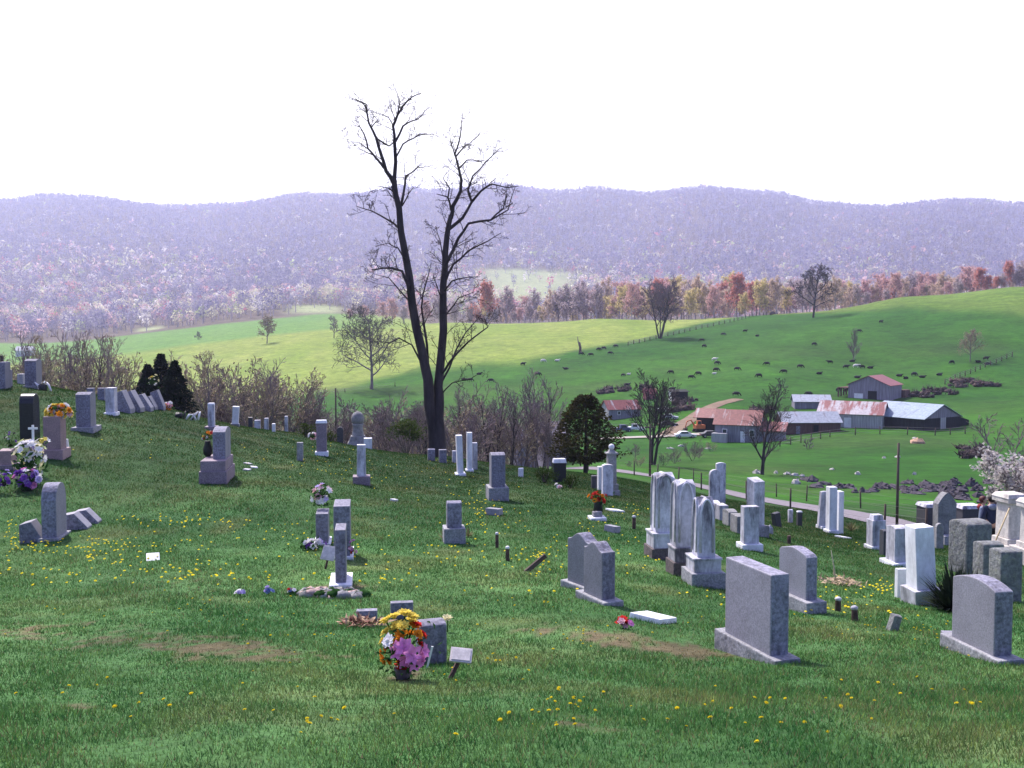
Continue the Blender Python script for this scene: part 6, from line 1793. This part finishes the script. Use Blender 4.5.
# ------------------------------------------------------------------ two people by the tomb
SKIN = plain('skin', (.48, .29, .21), .6, .08, 6); CL_NAVY = plain('navy_cloth', (.018, .024, .060), .9, .25, 10); CL_BLK = plain('black_cloth', (.016, .016, .020), .9, .25, 10); CL_RED = plain('red_cloth', (.26, .030, .030), .9, .2, 10); CL_GRY = plain('blue_grey_cloth', (.16, .19, .27), .9, .2, 10)
HAIR_D = plain('hair_dark', (.012, .009, .010), .6, .3, 20); HAIR_R = plain('hair_auburn', (.085, .022, .016), .6, .3, 20)
def person(label, loc, yaw, h, top, hood, trousers, hair, lean=0.0):
    k = h / 1.75
    t = thing('person', label, 'person', loc, yaw)
    # facing local -y; skeleton joints (x, y, z, radius)
    def S(js): return [(x * k, y * k, z * k, (r[0] * k, r[1] * k) if isinstance(r, tuple) else r * k) for x, y, z, r in js]
    hz = 1.0
    J = [(0, 0, .98, (.15, .11)), (0, -.01, 1.18, (.14, .10)), (0, 0, 1.36, (.16, .105)), (0, .0, 1.49, .055), (0, -.03, 1.56, .058), (0, -.035, 1.64, (.078, .095)), (0, -.02, 1.70, (.07, .08))]
    E = [(0, 1), (1, 2), (2, 3), (3, 4), (4, 5), (5, 6)]
    def chain(st, pts):
        pv = st
        for q in pts: J.append(q); E.append((pv, len(J) - 1)); pv = len(J) - 1
    for s in (-1, 1):
        chain(2, [(s * .17, 0, 1.40, .062), (s * .24, .02, 1.14, .047), (s * .23, -.12, .92, .036), (s * .22, -.17, .84, .034)])
        h0 = len(J) - 1
        for f in range(4): chain(h0, [(s * .22 + (f - 1.5) * .020, -.20, .78 + .004 * f, .010), (s * .22 + (f - 1.5) * .019, -.195, .735 + .006 * abs(f - 1.5), .009)])
        chain(h0, [(s * .185, -.21, .80, .010)])
        chain(0, [(s * .09, 0, .88, .085), (s * .10, -.02, .50, .058), (s * .10, .02, .10, .042), (s * .105, -.12, .035, .036)])
    b = skin_mesh('body', S(J), E, [SKIN], 2); b.parent = t; KIDS.setdefault(t, []).append(b)
    # jacket, trousers, hair
    J2 = [(0, 0, .90, (.175, .14)), (0, -.01, 1.18, (.175, .135)), (0, .01, 1.38, (.175, .13)), (0, .0, 1.47, (.085, .08))]; E2 = [(0, 1), (1, 2), (2, 3)]
    J, E = J2, E2
    for s in (-1, 1): chain(2, [(s * .19, 0, 1.40, .085), (s * .255, .02, 1.14, .068), (s * .235, -.12, .93, .055)])
    jk = skin_mesh('jacket', S(J), E, [top], 2); jk.parent = t
    q = MB(); q.ball((0, .085 * k, 1.44 * k), .12 * k, 10, 7, sc=(1.15, .7, .75)); ho = q.build('hood', hood, t)
    J, E = [(0, 0, .95, (.15, .125))], []
    for s in (-1, 1): chain(0, [(s * .095, 0, .84, .105), (s * .105, -.02, .50, .078), (s * .105, .02, .10, .066)])
    tr = skin_mesh('trousers', S(J), E, [trousers], 2); tr.parent = t
    q = MB(); q.ball((0, .005 * k, 1.665 * k), .115 * k, 12, 9, sc=(.86, .98, .95), jit=.02)
    q.v = [(x, y if not (y < -.07 * k and z < 1.70 * k) else y * .35, z) for x, y, z in q.v]
    q.build('hair', hair, t)
    for s in (-1, 1):
        MB().ball((s * .032 * k, -.118 * k, 1.655 * k), .012 * k, 6, 5).build('eye', P_DRK, t)
        MB().ball((s * .083 * k, -.03 * k, 1.64 * k), .022 * k, 6, 5, sc=(.5, .8, 1.3)).build('ear', SKIN, t)
        MB().box((s * .105 * k, -.06 * k, -.01), (.09 * k, .27 * k, .08 * k), taper=.8).build('shoe', P_DRK, t, bevel=.02)
    MB().ball((0, -.135 * k, 1.62 * k), .016 * k, 6, 5, sc=(.8, 1.1, 1.5)).build('nose', SKIN, t)
    MB().box((0, -.126 * k, 1.575 * k), (.045 * k, .012 * k, .010 * k)).build('mouth', CL_RED, t)
    return t
q = gp(at(996, 28.0)); person('person with short dark hair in a navy hooded jacket, seen from behind by the tomb', q, R(185), 1.76, CL_NAVY, CL_GRY, CL_BLK, HAIR_D)
q = gp(at(987.5, 29.4)); person('person with auburn hair and red collar partly hidden behind the one in navy', q, R(60), 1.73, CL_GRY, CL_RED, CL_NAVY, HAIR_R)
def rake():
    a = gp(at(993, 26.2)); b = gp(at(1011, 27.0)); top = Vector((b.x, b.y, 0)); aa, tt = ray(1010, 507); top = Vector((aa * 26.6, 26.6, tt * 26.6))
    m = MB(); m.tube([a, top], .022, 6); o = m.build('wooden_pole', plain('pale_wood', (.48, .38, .22), .7, .2, 10)); tag(o, 'long pale wooden pole leaning against the cream tomb', 'pole')
rake()

# ------------------------------------------------------------------ dandelions
M_DAND = leafmat('dandelion_yellow', (0.80, 0.64, 0.03), .12, .25, 30)
def dandelion_mesh():
    q = MB(); rg = random.Random(2)
    for n, l, el in ((11, .021, .15), (10, .018, .6), (8, .013, 1.3)):
        for k in range(n):
            a = 6.283 * (k + rg.uniform(-.2, .2)) / n
            q.petal((0, 0, .075), (math.cos(a), math.sin(a), el), (0, 0, 1), l, .008, 0)
    q.ball((0, 0, .078), .009, 6, 4, 0, sc=(1, 1, .7))
    q.tube([(0, 0, -.02), (.004, 0, .04), (0, 0, .075)], .0025, 4, 1)
    return q
zones = [  # px, py, spread x, spread y, weight
 (60, 548, 70, 9, 11), (20, 535, 25, 12, 6), (180, 523, 60, 6, 9), (130, 545, 60, 8, 7), (110, 560, 60, 10, 4), (60, 575, 60, 10, 3), (170, 577, 60, 9, 4), (230, 575, 50, 20, 4), (320, 545, 50, 20, 4), (270, 535, 50, 14, 4), (200, 612, 140, 22, 5), (150, 690, 140, 35, 3),
 (320, 640, 60, 18, 3), (480, 500, 22, 8, 7), (490, 513, 25, 4, 5), (540, 560, 30, 14, 6), (440, 550, 60, 25, 6), (430, 480, 60, 20, 6), (370, 580, 60, 14, 3), (500, 600, 70, 25, 4), (470, 665, 60, 20, 4), (580, 640, 40, 12, 3), (610, 530, 40, 12, 5), (635, 512, 16, 5, 4), (650, 560, 50, 20, 5),
 (700, 610, 70, 30, 4), (820, 600, 40, 14, 6), (880, 588, 30, 6, 9), (870, 625, 60, 16, 4), (930, 640, 60, 16, 4), (560, 710, 90, 18, 4), (720, 720, 120, 25, 3), (900, 700, 100, 30, 3), (300, 720, 160, 30, 3), (880, 545, 40, 8, 3), (240, 455, 80, 14, 4), (120, 440, 80, 16, 3), (340, 470, 50, 12, 4), (330, 450, 60, 10, 4), (510, 530, 60, 10, 3)]
zr = np.random.default_rng(5); zw = np.array([z[4] for z in zones], float); zw /= zw.sum()
spots = []
while len(spots) < 1150:
    z = zones[zr.choice(len(zones), p=zw)]
    px, py = z[0] + zr.normal() * z[2] * .6, z[1] + zr.normal() * z[3] * .6
    if not (0 < px < 1023 and 440 < py < 766): continue
    p = hit(px, py)
    if p.y > 45: continue
    spots.append(gp(p))
spots.sort(key=lambda p: p.y)
dm = dandelion_mesh(); dmb = dm.build('dandelion', [M_DAND, P_GRN])
for k, p in enumerate(spots[:260]):
    o = dmb if k == 0 else dmb.copy()
    if k: COL.objects.link(o)
    o.location = p - Vector((0, 0, random.uniform(0, .035))); sc = random.uniform(.45, .8); o.scale = (sc, sc, sc)
    o.rotation_euler = (random.uniform(-.5, .5), random.uniform(-.5, .5), random.uniform(0, 6.28))
    tag(o, 'small yellow dandelion in bloom in the cemetery grass', 'dandelion', 'dandelions in the grass')
V0 = np.array(dm.v); F0 = dm.f; NV = len(V0)
# the farther flowers as simple yellow discs on stems, one mass
vs = []; fs = []
for p in spots[260:]:
    r = random.uniform(.014, .024); h = random.uniform(.035, .06); b = len(vs)
    n = Vector((random.gauss(0, .3), random.gauss(0, .3) - .25, 1)).normalized(); e1 = n.orthogonal().normalized(); e2 = n.cross(e1); c = p + Vector((0, 0, h))
    for k in range(6): vs.append(c + (e1 * math.cos(k * 1.047) + e2 * math.sin(k * 1.047)) * r)
    vs.append(c + n * r * .5)
    for k in range(6): fs.append((b + k, b + (k + 1) % 6, b + 6))
me_ = np_mesh('far_dandelions', np.array([tuple(v) for v in vs]), 3, np.array(fs), M_DAND)
tag(me_, 'countless small yellow dandelions farther up the grassy slope', 'dandelions', kind='stuff')

# ------------------------------------------------------------------ grass
def grass_material():
    m, t, out = nodes('grass_blades')
    a_ = t.nodes.new('ShaderNodeAttribute'); a_.attribute_name = 'tint'
    geo = t.nodes.new('ShaderNodeNewGeometry')
    up = t.nodes.new('ShaderNodeVectorMath'); up.operation = 'MULTIPLY_ADD'
    up.inputs[1].default_value = (.45, .45, .45); up.inputs[2].default_value = (0, 0, .55)
    t.links.new(geo.outputs['Normal'], up.inputs[0])
    nm = t.nodes.new('ShaderNodeVectorMath'); nm.operation = 'NORMALIZE'; t.links.new(up.outputs[0], nm.inputs[0])
    d = t.nodes.new('ShaderNodeBsdfDiffuse'); tl = t.nodes.new('ShaderNodeBsdfTranslucent'); mx = t.nodes.new('ShaderNodeMixShader'); mx.inputs[0].default_value = .35
    t.links.new(a_.outputs[0], d.inputs[0]); t.links.new(a_.outputs[0], tl.inputs[0]); t.links.new(nm.outputs[0], d.inputs['Normal'])
    t.links.new(d.outputs[0], mx.inputs[1]); t.links.new(tl.outputs[0], mx.inputs[2]); t.links.new(mx.outputs[0], out.inputs['Surface'])
    return m
def grass():
    g_ = np.random.default_rng(23)
    Vs, Cs = [], []
    for part in range(3):
        n = 430000
        e = 1.25        # blade density thins out smoothly with distance
        y = (g_.uniform(0, 1, n) * (56 ** (2 - e - .25) - 3 ** (2 - e - .25)) + 3 ** (2 - e - .25)) ** (1 / (2 - e - .25)); x = g_.uniform(-1, 1, n) * (.66 * y + 2.6)
        w = .0022 * y ** .58; h = .036 + .0005 * y
        clump = fbm(x * 2.2, y * 2.2, 61, 3); patch = fbm(x * .45, y * .45, 62, 3)
        s = soil(x, y)
        keep = g_.random(n) < (1 - .80 * s) * np.clip(.2 + clump * 1.6, 0, 1)
        x, y, clump, patch, s, w, h = x[keep], y[keep], clump[keep], patch[keep], s[keep], w[keep], h[keep]; n = len(x)
        z = gmesh(x, y)
        hh = h * g_.uniform(.45, 1.25, n) * (.45 + clump * 1.1) * (.7 + patch * .6) * (1 - .5 * s)
        wd = g_.random(n) < .05; w[wd] *= 3.2; hh[wd] *= .55      # broad-leaved weeds
        yaw = g_.uniform(0, 6.283, n); ln = g_.uniform(.1, .9, n) * hh; la = g_.uniform(0, 6.283, n)
        dx, dy = np.cos(yaw) * w / 2, np.sin(yaw) * w / 2
        p = np.stack([x, y, z - .004], 1)
        L = np.stack([np.cos(la) * ln, np.sin(la) * ln, hh], 1)
        side = np.stack([dx, dy, 0 * dx], 1)
        Vs.append(np.stack([p - side, p + side, p + L], 1))
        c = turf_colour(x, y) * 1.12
        tuft = fbm(x * 4.5, y * 4.5, 63, 3); tf = np.clip((tuft - .3) * 2.6, 0, 1)[:, None]
        c = c * g_.uniform(.62, 1.45, (n, 1)) * (np.array((.68, .86, .76))[None] * (1 - tf) + np.array((1.35, 1.22, 1.15))[None] * tf)
        r = g_.random(n); dry = r < (.05 + .10 * np.clip((patch - .5) * 3, 0, 1) + .3 * s)
        c[dry] = np.array((.20, .165, .085)) * g_.uniform(.6, 1.3, (dry.sum(), 1))
        c[wd] = c[wd] * np.array((.9, 1.0, 1.15))
        yl = (r > .86); c[yl] = c[yl] * np.array((1.5, 1.22, .9))
        Cs.append(np.repeat(c[:, None], 3, 1))
    V = np.concatenate(Vs).reshape(-1, 3); Cc = np.concatenate(Cs).reshape(-1, 3)
    o = np_mesh('grass', V, 3, np.arange(len(V)).reshape(-1, 3), grass_material(), attrs={'tint': Cc})
    tag(o, 'short uneven green turf of the cemetery slope with dry tufts', 'grass', kind='stuff')
grass()
